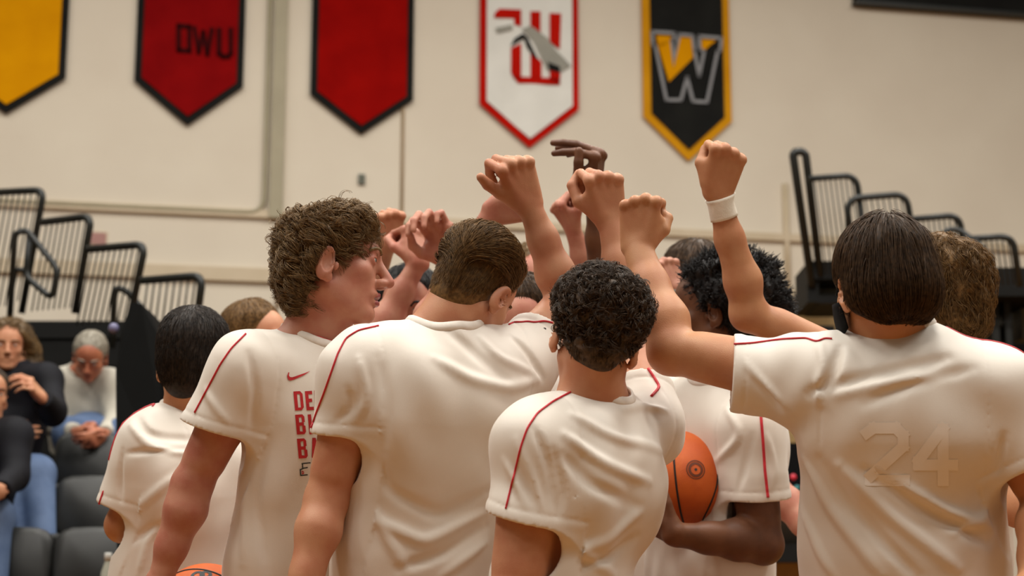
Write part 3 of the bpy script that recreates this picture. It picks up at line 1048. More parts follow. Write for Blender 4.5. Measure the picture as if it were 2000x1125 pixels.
# the broad-backed player on the right with straight dark hair
G['mask'] = person('broad-backed player with straight dark hair and black face mask, arm stretched out left', dict(
    mats=mats('skin_tan', 'hair_dark'), neck=(1748, 660, 3.22), head=(1722, 552, 3.20), yaw=16, pitch=2, roll=-2, hs=1.0,
    pel=(1763, 3.25), tw=1.05, cw=1.06, seed=2,
    L=dict(sh=(1590, 746, 3.22), el=(1312, 686, 3.36), wr=(1244, 480, 3.48), kn=(1252, 392, 3.48), side=(1, -.25, -.35), pose=FIST_TUCK, sleeve=.57, am=1.04, drop=.022, sr=(.080, .076), hsc=1.05, cut=(-1, .06, .1)),
    R=dict(sh=(1936, 764, 3.15), el=(2052, 985, 3.12), wr=(2010, 1150, 3.0), kn=(1975, 1190, 2.95), side=(-.4, .6, -.5), pose=FIST, sleeve=.66, am=1.02, sr=(.078, .082)),
    hair=H_BOWL,
    folds=[([(1600, 670), (1610, 720), (1590, 770), (1600, 790)], 8, 10), ([(1640, 680), (1625, 740), (1580, 770)], -9, 12), ([(1610, 760), (1680, 740), (1760, 720), (1850, 700)], -6, 14),
           ([(1640, 770), (1740, 745), (1850, 735)], 5, 14), ([(1690, 790), (1780, 750), (1900, 720)], -4, 13),
           ([(1570, 900), (1620, 990), (1720, 1120)], 9, 14), ([(1600, 900), (1670, 1000), (1790, 1125)], -8, 14), ([(1640, 910), (1730, 1000), (1870, 1110)], 8, 14),
           ([(1690, 920), (1780, 980), (1930, 1060)], -7, 14), ([(1750, 940), (1850, 1000), (1950, 1030)], 7, 12), ([(1570, 1000), (1600, 1080), (1630, 1125)], 6, 12),
           ([(1955, 960), (1930, 1010), (1860, 1040)], 6, 11), ([(1440, 690), (1480, 740), (1530, 790)], 5, 11), ([(1450, 720), (1500, 770), (1520, 800)], -4, 11),
           ([(1960, 850), (1950, 900), (1945, 950)], -5, 10)]))
# the player left of centre with side-parted hair, head bowed
G['parted'] = person('player with combed-back brown hair and bowed head, back turned, thumb sticking out of raised fist', dict(
    mats=mats('skin_fair', 'hair_brown'), neck=(866, 643, 3.50), head=(929, 560, 3.55), yaw=-25, pitch=30, roll=17, hs=1.0, cran=(.92, .96, .93),
    pel=(812, 3.54), tw=1.0, cw=1.02, seed=3, nk=1.05,
    L=dict(sh=(706, 722, 3.44), el=(638, 975, 3.42), wr=(574, 1215, 3.32), kn=(560, 1310, 3.29), side=(.2, 0, 1), pose=RELAXED, sleeve=.50, am=1.0, sr=(.076, .068), cut=(-.05, -1, 0)),
    R=dict(sh=(1010, 722, 3.58), el=(1108, 586, 3.74), wr=(1032, 396, 3.70), kn=(1004, 318, 3.66), side=(-.8, -.15, -.5), pose=FIST_THUMB_OUT, sleeve=.44, am=.93, sr=(.074, .072), hsc=1.10),
    hair=H_SIDEPART,
    folds=[([(880, 650), (930, 690), (990, 740)], -6, 14), ([(850, 700), (920, 740), (1000, 760), (1050, 740)], 6, 14), ([(940, 660), (975, 700), (1040, 730)], 7, 11), ([(1000, 660), (1030, 690), (1060, 740)], -6, 10),
           ([(700, 700), (720, 780), (690, 830)], 5, 11), ([(680, 760), (690, 800), (650, 830)], -4, 10), ([(720, 860), (760, 960), (860, 1010), (950, 960)], -5, 16),
           ([(715, 960), (750, 1040), (800, 1120)], 5, 14), ([(720, 1010), (830, 1060), (950, 1000)], 6, 14), ([(780, 1110), (870, 1080), (950, 1030)], -7, 13), ([(860, 1125), (910, 1090), (950, 1060)], 7, 11),
           ([(740, 700), (760, 790), (750, 880)], -3, 16)]))
# the tall profile on the left
G['profile'] = person('tall curly-haired player in profile with red print on the front of his shirt', dict(
    mats=mats('skin_pink', 'hair_light'), neck=(626, 666, 3.740), head=(647, 511, 3.720), yaw=-84, pitch=2, roll=-3, hs=1.135, cran=(.97, .86, .82),
    pel=(572, 3.80), tw=1.0, cw=.98, seed=4, nk=1.06, wr_amp=.8, bow=0.0, nh=1.10, under=True,
    L=dict(sh=(735, 705, 3.900), el=(770, 900, 4.020), wr=(800, 1080, 3.970), kn=(805, 1160, 3.920), side=(0, .3, 1), pose=RELAXED, sleeve=.55, am=.95),
    R=dict(sh=(482, 724, 3.640), el=(376, 945, 3.640), wr=(310, 1142, 3.620), kn=(318, 1215, 3.680), side=(.5, .2, -.6), pose=GRIP, sleeve=.52, am=.98, sr=(.076, .086), cut=(-.30, -1, 0)),
    hair=H_CURLY_LONG,
    folds=[([(485, 690), (500, 760), (490, 840)], -5, 10), ([(470, 830), (480, 950), (475, 1100)], 4, 14), ([(520, 860), (500, 980), (520, 1110)], -3, 14), ([(400, 760), (420, 800), (450, 830)], 4, 10)]))
# far left player from behind
G['farleft'] = person('player with short near-black hair seen from behind at the far left of the huddle', dict(
    mats=mats('skin_tan', 'hair_soot'), neck=(372, 815, 4.22), head=(379, 704, 4.20), yaw=-10, pitch=3, roll=3, hs=1.0, h=.004, cran=(.95, 1, 1),
    pel=(365, 4.24), tw=1.0, cw=1.04, seed=5,
    L=dict(sh=(302, 866, 4.14), el=(240, 1024, 4.16), wr=(300, 1030, 4.42), kn=(340, 1025, 4.48), side=(0, 1, 0), pose=FIST, sleeve=.78, am=.95, sr=(.080, .082), cut=(-.2, -1, 0)),
    R=dict(sh=(455, 862, 4.34), el=(480, 1040, 4.45), wr=(440, 1120, 4.6), kn=(420, 1150, 4.65), side=(0, .4, 1), pose=FIST, sleeve=.6, am=.95),
    hair=H_SHORT_DARK,
    folds=[([(262, 800), (285, 850), (370, 858)], -7, 11), ([(255, 830), (290, 875), (370, 885)], 6, 10), ([(250, 885), (300, 880), (360, 880)], -5, 9), ([(240, 880), (235, 950), (240, 1000)], -5, 10),
           ([(260, 1000), (330, 940), (420, 900)], 4, 14), ([(250, 1060), (320, 1020), (400, 1000)], -4, 14), ([(270, 1120), (290, 1050), (330, 1000)], 4, 12)]))
# the player with the afro holding a ball
G['afro'] = person('player with a black afro facing left, holding a ball under his bent arm', dict(
    mats=mats('skin_deep', 'hair_black'), neck=(1402, 752, 4.32), head=(1392, 606, 4.30), yaw=78, pitch=4, roll=0, hs=1.0, h=.004,
    pel=(1395, 4.36), tw=1.0, cw=1.05, seed=6,
    L=dict(sh=(1462, 842, 4.18), el=(1490, 1062, 4.14), wr=(1318, 1044, 4.06), kn=(1258, 1010, 4.10), side=(.25, .43, -.72), pose=GRIP, sleeve=.60, am=1.12, sr=(.080, .084), cut=(.04, -1, 0)),
    R=dict(sh=(1288, 812, 4.5), el=(1180, 610, 4.42), wr=(1158, 374, 4.36), kn=(1166, 312, 4.33), side=(-.2, .3, -1), pose=DROOP, sleeve=.5, am=.9, hsc=1.15),
    hair=H_AFRO, brows=False,
    folds=[([(1420, 800), (1450, 850), (1400, 900)], 5, 12), ([(1470, 850), (1450, 930), (1440, 970)], -4, 10), ([(1500, 850), (1515, 920), (1500, 970)], 4, 10)]))
# behind the mask player, taped wrist
G['taped'] = person('player with wavy brown hair behind the masked player, white tape on his raised wrist', dict(
    mats=mats('skin_tan', 'hair_brown'), neck=(1835, 690, 3.86), head=(1826, 580, 3.84), yaw=60, pitch=0, roll=0, h=.004,
    pel=(1850, 3.9), seed=7,
    L=dict(sh=(1915, 780, 3.62), el=(1990, 985, 3.5), wr=(2090, 1010, 3.42), kn=(2150, 1010, 3.4), side=(0, 1, 0), pose=FIST, sleeve=.6),
    R=dict(sh=(1712, 742, 3.98), el=(1462, 612, 3.92), wr=(1402, 376, 3.86), kn=(1420, 308, 3.84), side=(-.9, .3, -.3), pose=FIST, sleeve=.34, am=.92, hsc=1.1),
    hair=H_WAVY))
# far side of the ring
far = dict(h=.0042, hc=.006, hlow=.014)
G['behind_afro'] = person('player with brown hair hidden behind the afro, pale hand raised beside it', dict(
    mats=mats('skin_pink', 'hair_dark'), neck=(1350, 700, 5.050), head=(1352, 556, 5.050), yaw=20, seed=8, pel=(1350, 5.100), **far,
    L=dict(sh=(1450, 770, 5.000), el=(1515, 960, 4.950), wr=(1600, 1060, 4.800), kn=(1650, 1100, 4.750), side=(0, 1, .2), pose=FIST, sleeve=.5),
    R=dict(sh=(1262, 780, 5.000), el=(1290, 680, 4.820), wr=(1322, 565, 4.800), kn=(1306, 522, 4.800), side=(-.8, .2, -.5), pose=FIST, sleeve=.5, am=.9, hsc=.95),
    hair=short_hair(1800, .03, .018, 21, w=.0010)))
G['blond'] = person('player with curly dark-blond hair on the far side of the huddle', dict(
    mats=mats('skin_pink', 'hair_blond'), neck=(1044, 700, 5.120), head=(1050, 562, 5.120), yaw=178, seed=9, pel=(1040, 5.170), **far,
    L=dict(sh=(1122, 760, 5.120), el=(1168, 590, 4.920), wr=(1118, 446, 4.860), kn=(1090, 404, 4.840), side=(.35, .2, -.9), pose=FIST_LOOSE, sleeve=.5, am=.95, hsc=.92),
    R=dict(sh=(965, 760, 5.120), el=(970, 950, 5.120), wr=(980, 1080, 5.020), kn=(985, 1130, 5.020), side=(0, .2, -1), pose=RELAXED, sleeve=.6),
    hair=curly_hair(1800, .04, (.005, 2), .022, 22, w=.0011)))
G['bowed'] = person('player with bowed dark brown head glimpsed between the combed hair and the dark curls', dict(
    mats=mats('skin_pink', 'hair_dark'), neck=(1030, 745, 4.3), head=(1024, 640, 4.22), yaw=175, pitch=24, seed=10, pel=(1010, 4.36), **far,
    L=dict(sh=(1110, 800, 4.3), el=(1130, 980, 4.25), wr=(1110, 1090, 4.1), kn=(1100, 1130, 4.1), side=(0, .2, -1), pose=RELAXED, sleeve=.6),
    R=dict(sh=(935, 800, 4.28), el=(842, 618, 4.30), wr=(962, 416, 4.28), kn=(1012, 402, 4.26), side=(.1, 1, -.4), pose=FIST, sleeve=.5, am=.95),
    hair=short_hair(2400, .05, .018, 23, w=.0010)))
G['dark_behind'] = person('player with black hair raising an open curled palm left of the combed hair', dict(
    mats=mats('skin_pink', 'hair_black'), neck=(802, 720, 4.800), head=(800, 606, 4.780), yaw=172, pitch=8, seed=11, pel=(805, 4.880), **far,
    L=dict(sh=(892, 775, 4.78), el=(912, 664, 4.66), wr=(882, 508, 4.62), kn=(849, 436, 4.60), side=(-.72, -.36, .495), pose=OPEN_CURL, sleeve=.5, am=.95, hsc=1.16),
    R=dict(sh=(712, 775, 4.780), el=(728, 668, 4.640), wr=(818, 512, 4.680), kn=(806, 446, 4.720), side=(-.6, .2, -.5), pose=FIST_LOOSE, sleeve=.5, am=.95),
    hair=short_hair(1800, .03, .016, 24, w=.0010)))
G['left_behind'] = person('player with brown hair barely showing between the far left player and the curly profile', dict(
    mats=mats('skin_fair', 'hair_brown'), neck=(505, 780, 5.200), head=(500, 668, 5.200), yaw=-110, seed=12, pel=(520, 5.250), **far,
    L=dict(sh=(595, 790, 5.150), el=(692, 660, 4.950), wr=(754, 478, 4.890), kn=(768, 400, 4.870), side=(1, .1, .4), pose=FIST, sleeve=.5, am=.98, hsc=1.02),
    R=dict(sh=(470, 830, 5.000), el=(470, 1000, 4.950), wr=(500, 1100, 4.850), kn=(510, 1140, 4.850), side=(0, .2, -1), pose=RELAXED, sleeve=.6),
    hair=short_hair(1600, .03, .018, 25, w=.0010)))

# ------------------------------------------------------------------ the gym
PHI = math.atan(.20)
WU = A([math.cos(PHI), math.sin(PHI), 0.0]); WN = A([math.sin(PHI), -math.cos(PHI), 0.0]); WO = A([0.0, 14.8, 0.0])
ZV = A([0, 0, 1.0])


def wall_pt(px, py, off=0.0):
    """(u, z) on the back wall under a pixel"""
    D = (px - 1000) / F * RGT + (562.5 - py) / F * UPV + FWD
    t = ((WO + WN * off - CAM) @ WN) / (D @ WN)
    p = CAM + D * t
    return A([(p - WO) @ WU, p[2]])


def WP(u, z, off=0.0):
    return WO + WU * u + ZV * z + WN * off


def wall_slab(uz, o0, o1, mb=None):
    """extruded polygon standing off the wall"""
    mb = mb or MB(); n = len(uz)
    V = [WP(u, z, o0) for u, z in uz] + [WP(u, z, o1) for u, z in uz]
    Fc = [tuple(range(n, 2 * n)), tuple(range(n))[::-1]] + [(i, (i + 1) % n, n + (i + 1) % n, n + i) for i in range(n)]
    return mb.put(V, Fc)


def block_wall():
    m = mat('painted_block', (222, 211, 192), .55, (217, 205, 186), 1.2, 0, spec=.3)
    nt = m.node_tree; b = nt.nodes['Principled BSDF']
    tc = nt.nodes.new('ShaderNodeTexCoord'); mp = nt.nodes.new('ShaderNodeMapping')
    mp.inputs['Rotation'].default_value = (math.pi / 2, 0, 0)
    br = nt.nodes.new('ShaderNodeTexBrick'); br.inputs['Scale'].default_value = 1.0
    br.inputs['Brick Width'].default_value = .40; br.inputs['Row Height'].default_value = .20; br.inputs['Mortar Size'].default_value = .008
    bp = nt.nodes.new('ShaderNodeBump'); bp.inputs['Strength'].default_value = .18; bp.inputs['Distance'].default_value = .004; bp.invert = True
    nt.links.new(tc.outputs['Object'], mp.inputs['Vector']); nt.links.new(mp.outputs['Vector'], br.inputs['Vector'])
    nt.links.new(br.outputs['Fac'], bp.inputs['Height']); nt.links.new(bp.outputs['Normal'], b.inputs['Normal'])
    return m


MAT['wall'] = block_wall()
MAT['trim'] = mat('painted_conduit', (166, 156, 128), .5, (158, 148, 121), 4)
MAT['ledge'] = mat('painted_ledge', (206, 188, 160), .5, (198, 180, 150), 4)
MAT['wood'] = mat('court_maple', (150, 104, 46), .32, (136, 92, 38), 1.5, aniso=(.4, 8, 1))
MAT['black'] = mat('black_steel', (22, 24, 19), .45, (20, 22, 19), 12)
MAT['seat'] = mat('seat_plastic', (48, 48, 46), .45, (40, 40, 39), 8)
MAT['deck'] = mat('dark_deck', (16, 15, 13), .7, spec=.2)
MAT['grey_panel'] = mat('grey_panel', (120, 122, 112), .6)
MAT['tan_panel'] = mat('tan_wall_shade', (160, 132, 84), .6, (148, 120, 74), 3, aniso=(1, 1, 6))  # tan tone standing in for the wall in shade

mb = MB(); mb.box(WO + ZV * 5 - WN * .15, WU * 22, WN * .15, ZV * 5); mb.obj('wall_back', MAT['wall'], kind='structure')
mb = MB(); mb.abox(-24, 24, -9, 20, -.1, 0); mb.obj('floor', MAT['wood'], kind='structure')

# conduit, duct and ledges on the wall
tr = [0]


def trim(mb, m=None, smooth=True):
    tr[0] += 1
    mb.obj('trim_%d' % tr[0], m or MAT['trim'], None, smooth, kind='structure')


a = wall_pt(545, 0); b = wall_pt(542, 428)
uc = (a[0] + b[0]) / 2
trim(wall_slab([(uc - .058, b[1]), (uc + .058, b[1]), (uc + .058, 9.9), (uc - .058, 9.9)], .0, .07), smooth=False)
c0 = wall_pt(60, 400); c1 = wall_pt(515, 420)
zc_ = (c0[1] + c1[1]) / 2 + .01
pth = rounded([WP(c0[0] - 4, zc_, .035), WP(uc - .10, zc_, .035), WP(uc - .10, 9.8, .035)], .16, 8)
trim(MB().tube(pth, .020, 8))
l0 = wall_pt(300, 425)[1]; l1 = wall_pt(1500, 471)[1]; zl = (l0 + l1) / 2
trim(wall_slab([(-12, l1 + .0), (-12, l1 + .07), (12, l1 + .07), (12, l1)], 0, .045), MAT['ledge'], False)
l2 = wall_pt(300, 531)[1]
trim(wall_slab([(-12, l2 - .06), (-12, l2 + .06), (12, l2 + .06), (12, l2 - .06)], 0, .05), MAT['ledge'], False)
v0 = wall_pt(786, 270); v1 = wall_pt(784, 425)
trim(MB().tube([WP(v0[0], v1[1], .012), WP(v0[0], 9.8, .012)], .016, 6), MAT['ledge'])
v0 = wall_pt(1532, 360); v1 = wall_pt(1532, 600)
trim(MB().tube([WP(v0[0], v1[1], .02), WP(v0[0], v0[1], .02)], .03, 6), MAT['ledge'])
v0 = wall_pt(546, 430); v1 = wall_pt(544, 600)
trim(MB().tube([WP(v0[0], v1[1], .02), WP(v0[0], v0[1], .02)], .022, 6), MAT['ledge'])

# small box on the wall
p = wall_pt(706, 351)
t = thing('wall_outlet', 'small dark outlet box on the wall below the second red banner', 'outlet', WP(p[0], p[1], 0))
wall_slab([(p[0] - .03, p[1] - .045), (p[0] + .03, p[1] - .045), (p[0] + .03, p[1] + .045), (p[0] - .03, p[1] + .045)], 0, .03).obj('outlet_box', MAT['grey_panel'], t)
wall_slab([(p[0] - .018, p[1] - .032), (p[0] + .018, p[1] - .032), (p[0] + .018, p[1] + .032), (p[0] - .018, p[1] + .032)], .028, .036).obj('cover', mat('outlet_cover', (84, 86, 66), .5), t)
p = wall_pt(1575, 192)
wall_slab([(p[0] - .02, p[1] - .02), (p[0] + .02, p[1] - .02), (p[0] + .02, p[1] + .02), (p[0] - .02, p[1] + .02)], 0, .012)


# ---- pennant banners
def banner(label, L, R, T, rgb, edge, bw=.062):
    """L, R lower side corners and T the tip, as pixels"""
    l, r, tip = wall_pt(*L, off=.05), wall_pt(*R, off=.05), wall_pt(*T, off=.05)
    zs = (l[1] + r[1]) / 2; w = (r[0] - l[0]) / 2; uc = (l[0] + r[0]) / 2; top = zs + 1.75
    t = thing('pennant_banner', label, 'banner', WP(uc, tip[1], 0), 'school pennant banners on the wall')
    out = [(uc - w, top), (uc - w, zs), (uc, tip[1]), (uc + w, zs), (uc + w, top)]
    k = (zs - tip[1]) / w; sl = bw * math.sqrt(1 + k * k)
    inn = [(uc - w + bw, top - bw), (uc - w + bw, zs + bw * k - sl), (uc, tip[1] + sl), (uc + w - bw, zs + bw * k - sl), (uc + w - bw, top - bw)]
    inn[1] = (inn[1][0], tip[1] + sl + k * (w - bw)); inn[3] = (inn[3][0], inn[1][1])
    wall_slab(out, .035, .045).obj('border', edge, t)
    # the field hangs in soft vertical waves
    nu, nv = 26, 20
    V = []; Fc = []
    for j in range(nv + 1):
        for i in range(nu + 1):
            x = (i / nu * 2 - 1); u = uc + x * (w - bw)
            zb = tip[1] + sl + abs(x) * k * (w - bw)
            z = zb + (inn[0][1] - zb) * j / nv
            V.append(WP(u, z, .060 + .004 * math.sin(x * 5 + z * 1.3) + .003 * math.sin(x * 9 - z * 2)))
    for j in range(nv):
        for i in range(nu):
            a_ = j * (nu + 1) + i; Fc.append((a_, a_ + 1, a_ + nu + 2, a_ + nu + 1))
    n0 = len(V)
    obj('field', V, Fc, rgb, t, True)
    wall_slab(inn, .043, .0455).obj('backing', edge, t)
    mb = MB(); mb.tube([WP(uc - w - .05, top, .04), WP(uc + w + .05, top, .04)], .016, 8); mb.obj('hanging_rod', MAT['black'], t, True)
    return t


def emblem(t, polys, name, m, off=.069, th=.003):
    mb = MB()
    for pl in polys:
        wall_slab([wall_pt(x, y, off) for x, y in pl][::-1], off, off + th, mb)
    return mb.obj(name, m, t)


cloth = lambda n, c, c2: mat(n, c, .85, c2, 3, .05, 60, .06)
MAT['ban_black'] = cloth('banner_black', (34, 34, 32), (28, 28, 27)); MAT['ban_red'] = cloth('banner_red', (152, 8, 4), (138, 5, 3))
MAT['ban_crimson'] = cloth('banner_crimson', (138, 8, 10), (124, 5, 8)); MAT['ban_gold'] = cloth('banner_gold', (222, 152, 2), (212, 142, 1))
MAT['ban_white'] = cloth('banner_white', (232, 230, 222), (224, 222, 214)); MAT['ban_redtrim'] = cloth('banner_bright_red', (190, 22, 8), (178, 18, 6))
MAT['ban_gtrim'] = cloth('banner_gold_trim', (214, 150, 24), (204, 140, 18)); MAT['ban_grey'] = cloth('banner_grey', (150, 150, 152), (140, 140, 142))
MAT['ban_dark'] = cloth('banner_letter', (58, 10, 12), (52, 8, 10))
MAT['streak'] = cloth('banner_streak', (168, 164, 152), (150, 148, 138))

banner('gold pennant banner with black border at the far left of the wall', (-98, 142), (128, 150), (15, 222), MAT['ban_gold'], MAT['ban_black'])
t = banner('dark red pennant banner with black border reading OWU', (262, 158), (475, 168), (372, 245), MAT['ban_crimson'], MAT['ban_black'])


def stroke(pts, w, closed=False):
    """thick polyline as quads (pixels)"""
    P = [A(p, float) for p in pts]; out = []
    if closed: P = P + [P[0]]
    for a_, b_ in zip(P[:-1], P[1:]):
        d = (b_ - a_) / (np.linalg.norm(b_ - a_) + 1e-9); n_ = A([-d[1], d[0]]) * w / 2
        e = d * w * .42
        out.append([a_ - e - n_, b_ + e - n_, b_ + e + n_, a_ - e + n_])
    return out


def strokes(paths, w):
    q = []
    for p in paths: q += stroke(p, w)
    return q


emblem(t, strokes([[(349, 50), (370, 52), (370, 100), (349, 97), (349, 50)]], 9), 'letter_o', MAT['ban_dark'])
emblem(t, strokes([[(380, 54), (388, 103), (397, 62), (405, 106), (414, 57)]], 8), 'letter_w', MAT['ban_dark'])
emblem(t, strokes([[(428, 58), (428, 104), (436, 110), (446, 110), (451, 104), (451, 58)]], 9), 'letter_u', MAT['ban_dark'])
banner('bright red plain pennant banner with black border', (606, 184), (807, 195), (708, 262), MAT['ban_red'], MAT['ban_black'])
t = banner('white pennant banner with red border and red block letter', (937, 203), (1131, 213), (1032, 288), MAT['ban_white'], MAT['ban_redtrim'])
K = lambda pts: [(900 + x / 3.308, y / 3.308) for x, y in pts]
emblem(t, [K(q) for q in ([(215, 112), (222, 80), (250, 56), (390, 62), (390, 120), (322, 118)], [(345, 118), (390, 118), (390, 170), (345, 158)],
                          [(450, 72), (515, 74), (515, 212), (450, 180)], [(575, 84), (648, 88), (640, 318), (575, 270)],
                          [(325, 310), (390, 280), (390, 510), (345, 505), (325, 470)], [(450, 330), (522, 400), (522, 505), (450, 505)], [(575, 440), (645, 450), (640, 546), (575, 520)],
                          [(332, 488), (370, 536), (640, 548), (642, 505), (360, 494)])], 'block_letter', MAT['ban_redtrim'])
emblem(t, [K(q) for q in ([(395, 190), (450, 165), (560, 245), (610, 320), (560, 330), (470, 270)], [(470, 270), (560, 330), (610, 320), (660, 370), (712, 425), (640, 470), (560, 450)], [(225, 180), (330, 158), (335, 192), (235, 212)])], 'grey_streak', MAT['streak'], .0725)
emblem(t, [K(q) for q in ([(322, 300), (345, 250), (400, 215), (430, 240), (380, 262)], [(400, 215), (430, 240), (500, 385), (470, 370), (425, 300)], [(560, 400), (640, 430), (640, 470), (570, 450)])], 'dark_streak', MAT['ban_black'], .076)
t = banner('black pennant banner with gold border and a gold and grey W', (1257, 226), (1430, 238), (1342, 314), MAT['ban_black'], MAT['ban_gtrim'], .075)
WOUT = [(1236, 205), (1378, 214), (1376, 258), (1362, 268), (1385, 430), (1410, 222), (1496, 230), (1510, 330), (1540, 490), (1572, 330), (1543, 318), (1540, 234), (1684, 246), (1676, 325), (1658, 335), (1590, 660), (1500, 654), (1462, 500), (1422, 646), (1328, 645), (1258, 300), (1240, 288)]
emblem(t, [K(q) for q in stroke(WOUT, 20, True)], 'letter_outline', MAT['ban_grey'])
emblem(t, [K(q) for q in ([(1262, 228), (1360, 234), (1350, 262), (1300, 300), (1272, 290)], [(1272, 290), (1350, 262), (1374, 440), (1345, 530)], [(1374, 440), (1420, 240), (1488, 246), (1500, 372), (1345, 530)], [(1556, 254), (1650, 262), (1600, 300), (1582, 322), (1556, 312)])], 'gold_letter', MAT['ban_gold'], .0725)

# dark board at the top right of the wall
a = wall_pt(1665, 4); b = wall_pt(2000, 36); zb = (a[1] + b[1]) / 2
t = thing('wall_board', 'long black board high on the wall at the top right', 'board', WP((a[0] + b[0]) / 2, zb, 0))
wall_slab([(a[0], zb), (a[0] + 3.0, zb), (a[0] + 3.0, zb + 1.2), (a[0], zb + 1.2)], 0, .10).obj('panel', MAT['ban_black'], t)
wall_slab([(a[0] - .01, zb - .03), (a[0] + 3.0, zb - .03), (a[0] + 3.0, zb), (a[0] - .01, zb)], 0, .12).obj('frame', MAT['black'], t)
# pinkish notice
p = wall_pt(190, 466)
t = thing('wall_notice', 'small faded pink notice on the wall behind the left guard rails', 'notice', WP(p[0], p[1], 0))
wall_slab([(p[0] - .075, p[1] - .05), (p[0] + .075, p[1] - .05), (p[0] + .075, p[1] + .05), (p[0] - .075, p[1] + .05)], .006, .014).obj('sheet', mat('pink_sheet', (176, 130, 122), .7), t)
wall_slab([(p[0] - .085, p[1] - .06), (p[0] + .085, p[1] - .06), (p[0] + .085, p[1] + .06), (p[0] - .085, p[1] + .06)], 0, .007).obj('mount', MAT['ledge'], t)

# ------------------------------------------------------------------ left bleacher
ROW = [(7.0 + .55 * i, 1.05 + .265 * i) for i in range(8)]          # front edge y and tread height of each row
t = thing('bleacher', 'dark stepped bleacher on the left behind the seated spectators', 'bleacher', (-3, 7.0, 0))
for i, (y, z) in enumerate(ROW):
    mb = MB(); xe = -1.42 - .02 * i if i < 6 else -1.55
    mb.abox(-4.6, xe, y, y + .55, z - .04, z); mb.abox(-4.6, xe, y + .02, y + .06, 0 if i == 0 else ROW[i - 1][1] - .04, z - .04)
    mb.obj('tread', MAT['deck'], t)
mb = MB(); mb.abox(-4.6, -1.40, ROW[-1][0] + .5, ROW[-1][0] + .58, 0, ROW[-1][1] + .16); mb.obj('back_board', MAT['deck'], t)
mb = MB()
for i, (y, z) in enumerate(ROW): mb.abox(-1.50, -1.44, y + .03, y + .54, 0, z - .05)
mb.obj('end_frame', MAT['deck'], t)


def seat(x, y, z, label):
    r = thing('folding_seat', label, 'seat', (x, y, z), 'dark folding seats on the left bleacher')
    w = .165
    V = []; n = 10
    pr = MB()
    prof = [(.30, .0), (.29, -.03), (.26, -.045), (.02, -.03), (0, 0), (.0, .02), (.29, .025)]
    # backrest: rounded shell
    P2 = []
    for k in range(20):
        an = 2 * math.pi * k / 20; e = 2 / 4.0
        cx = math.copysign(abs(math.cos(an)) ** e, math.cos(an)) * w; cz = math.copysign(abs(math.sin(an)) ** e, math.sin(an)) * .15
        P2.append((cx, cz))
    VV = []
    for dy, sc in ((0, .86), (-.012, 1.0), (-.045, 1.0), (-.06, .86)):
        VV += [(x + px_ * sc, y + .36 + dy + .12 * (pz_ * sc), z + .27 + pz_ * sc) for px_, pz_ in P2]
    Fc = []
    for q in range(3):
        for k in range(20): Fc.append((q * 20 + k, q * 20 + (k + 1) % 20, (q + 1) * 20 + (k + 1) % 20, (q + 1) * 20 + k))
    Fc += [tuple(range(20))[::-1], tuple(range(60, 80))]
    obj('backrest', VV, Fc, MAT['seat'], r, True)
    VV = []
    for dz, sc in ((0, .88), (.012, 1.0), (.035, 1.0), (.05, .88)):
        VV += [(x + px_ * sc, y + .20 + pz_ * sc, z + .09 + dz) for px_, pz_ in P2]
    obj('seat_pan', VV, Fc, MAT['seat'], r, True)
    for sg in (-1, 1):
        MB().tube(rounded([(x + sg * .15, y + .12, z + .003), (x + sg * .15, y + .12, z + .10), (x + sg * .15, y + .33, z + .12), (x + sg * .15, y + .33, z + .25)], .03), .012, 6).obj('bracket', MAT['black'], r, True)


names = ['front', 'second', 'third', 'fourth', 'fifth']
for i in range(0, 4):
    y, z = ROW[i]
    nx = 5
    for k in range(nx):
        x = (-1.80, -1.62, -1.78, -1.86)[i] - .335 * k
        if (i == 3 and k > 0) or (i == 2 and k > 1) or (i == 1 and k > 1) or (i == 0 and k > 1): continue   # taken by the spectators
        seat(x, y, z, 'dark grey folding seat, %s from the aisle end in the %s visible bleacher row' % (['first', 'second', 'third', 'fourth', 'fifth'][k], names[i]))

# guard rails stepping down to the right
def rail_panel(label, top_l, corner, foot, d0, d1, nb, group, r=.021, foot_y=606):
    """frame of one guard panel: level top rail, leaning end post, thin balusters"""
    p0 = U(*top_l, d0); p1 = U(*corner, d1); p2 = U(*foot, d1)
    rt_ = thing('guard_rail', label, 'guard rail', tuple(p2), group)
    MB().tube(rounded([p0, p1, p2], .07, 8), r, 8).obj('rail_frame', MAT['black'], rt_, True)
    mbb = MB()
    for k in range(1, nb):
        f = k / nb
        a_ = p0 + (p1 - p0) * f; MBX = MB().tube([a_, a_ + (p2 - p1) * (.94 if f < .9 else .9)], .0052, 5)
        MBX.obj('baluster', MAT['black'], rt_, True)
    return rt_


gl = 'guard rails beside the left bleacher aisle'
rail_panel('highest black guard rail panel at the left edge', (-30, 377), (86, 371), (42, 612), 9.9, 9.7, 10, gl)
rail_panel('second highest black guard rail panel at left', (82, 434), (179, 422), (146, 612), 9.5, 9.3, 9, gl)
rail_panel('third black guard rail panel down at left, beside the pink notice', (170, 487), (284, 477), (250, 640), 9.1, 8.9, 10, gl)
rail_panel('lowest black guard rail panel at left, above the dark-haired head', (276, 548), (396, 538), (380, 660), 8.7, 8.5, 9, gl)
t = thing('aisle_handrail', 'black looped aisle handrail in front of the left guard rails', 'handrail', tuple(U(20, 640, 9.0)))
MB().tube(rounded([U(18, 640, 9.0), U(29, 455, 9.0), U(52, 449, 9.0), U(113, 525, 8.9), U(102, 584, 8.9), U(50, 540, 9.0), U(58, 455, 9.0)], .05), .017, 8).obj('loop', MAT['black'], t, True)
MB().tube([U(25, 527, 9.0), U(52, 527, 9.0)], .014, 6).obj('crossbar', MAT['black'], t, True)
t = thing('aisle_handrail', 'short black handrail hoop beside the lowest left guard rail', 'handrail', tuple(U(220, 680, 9.2)))
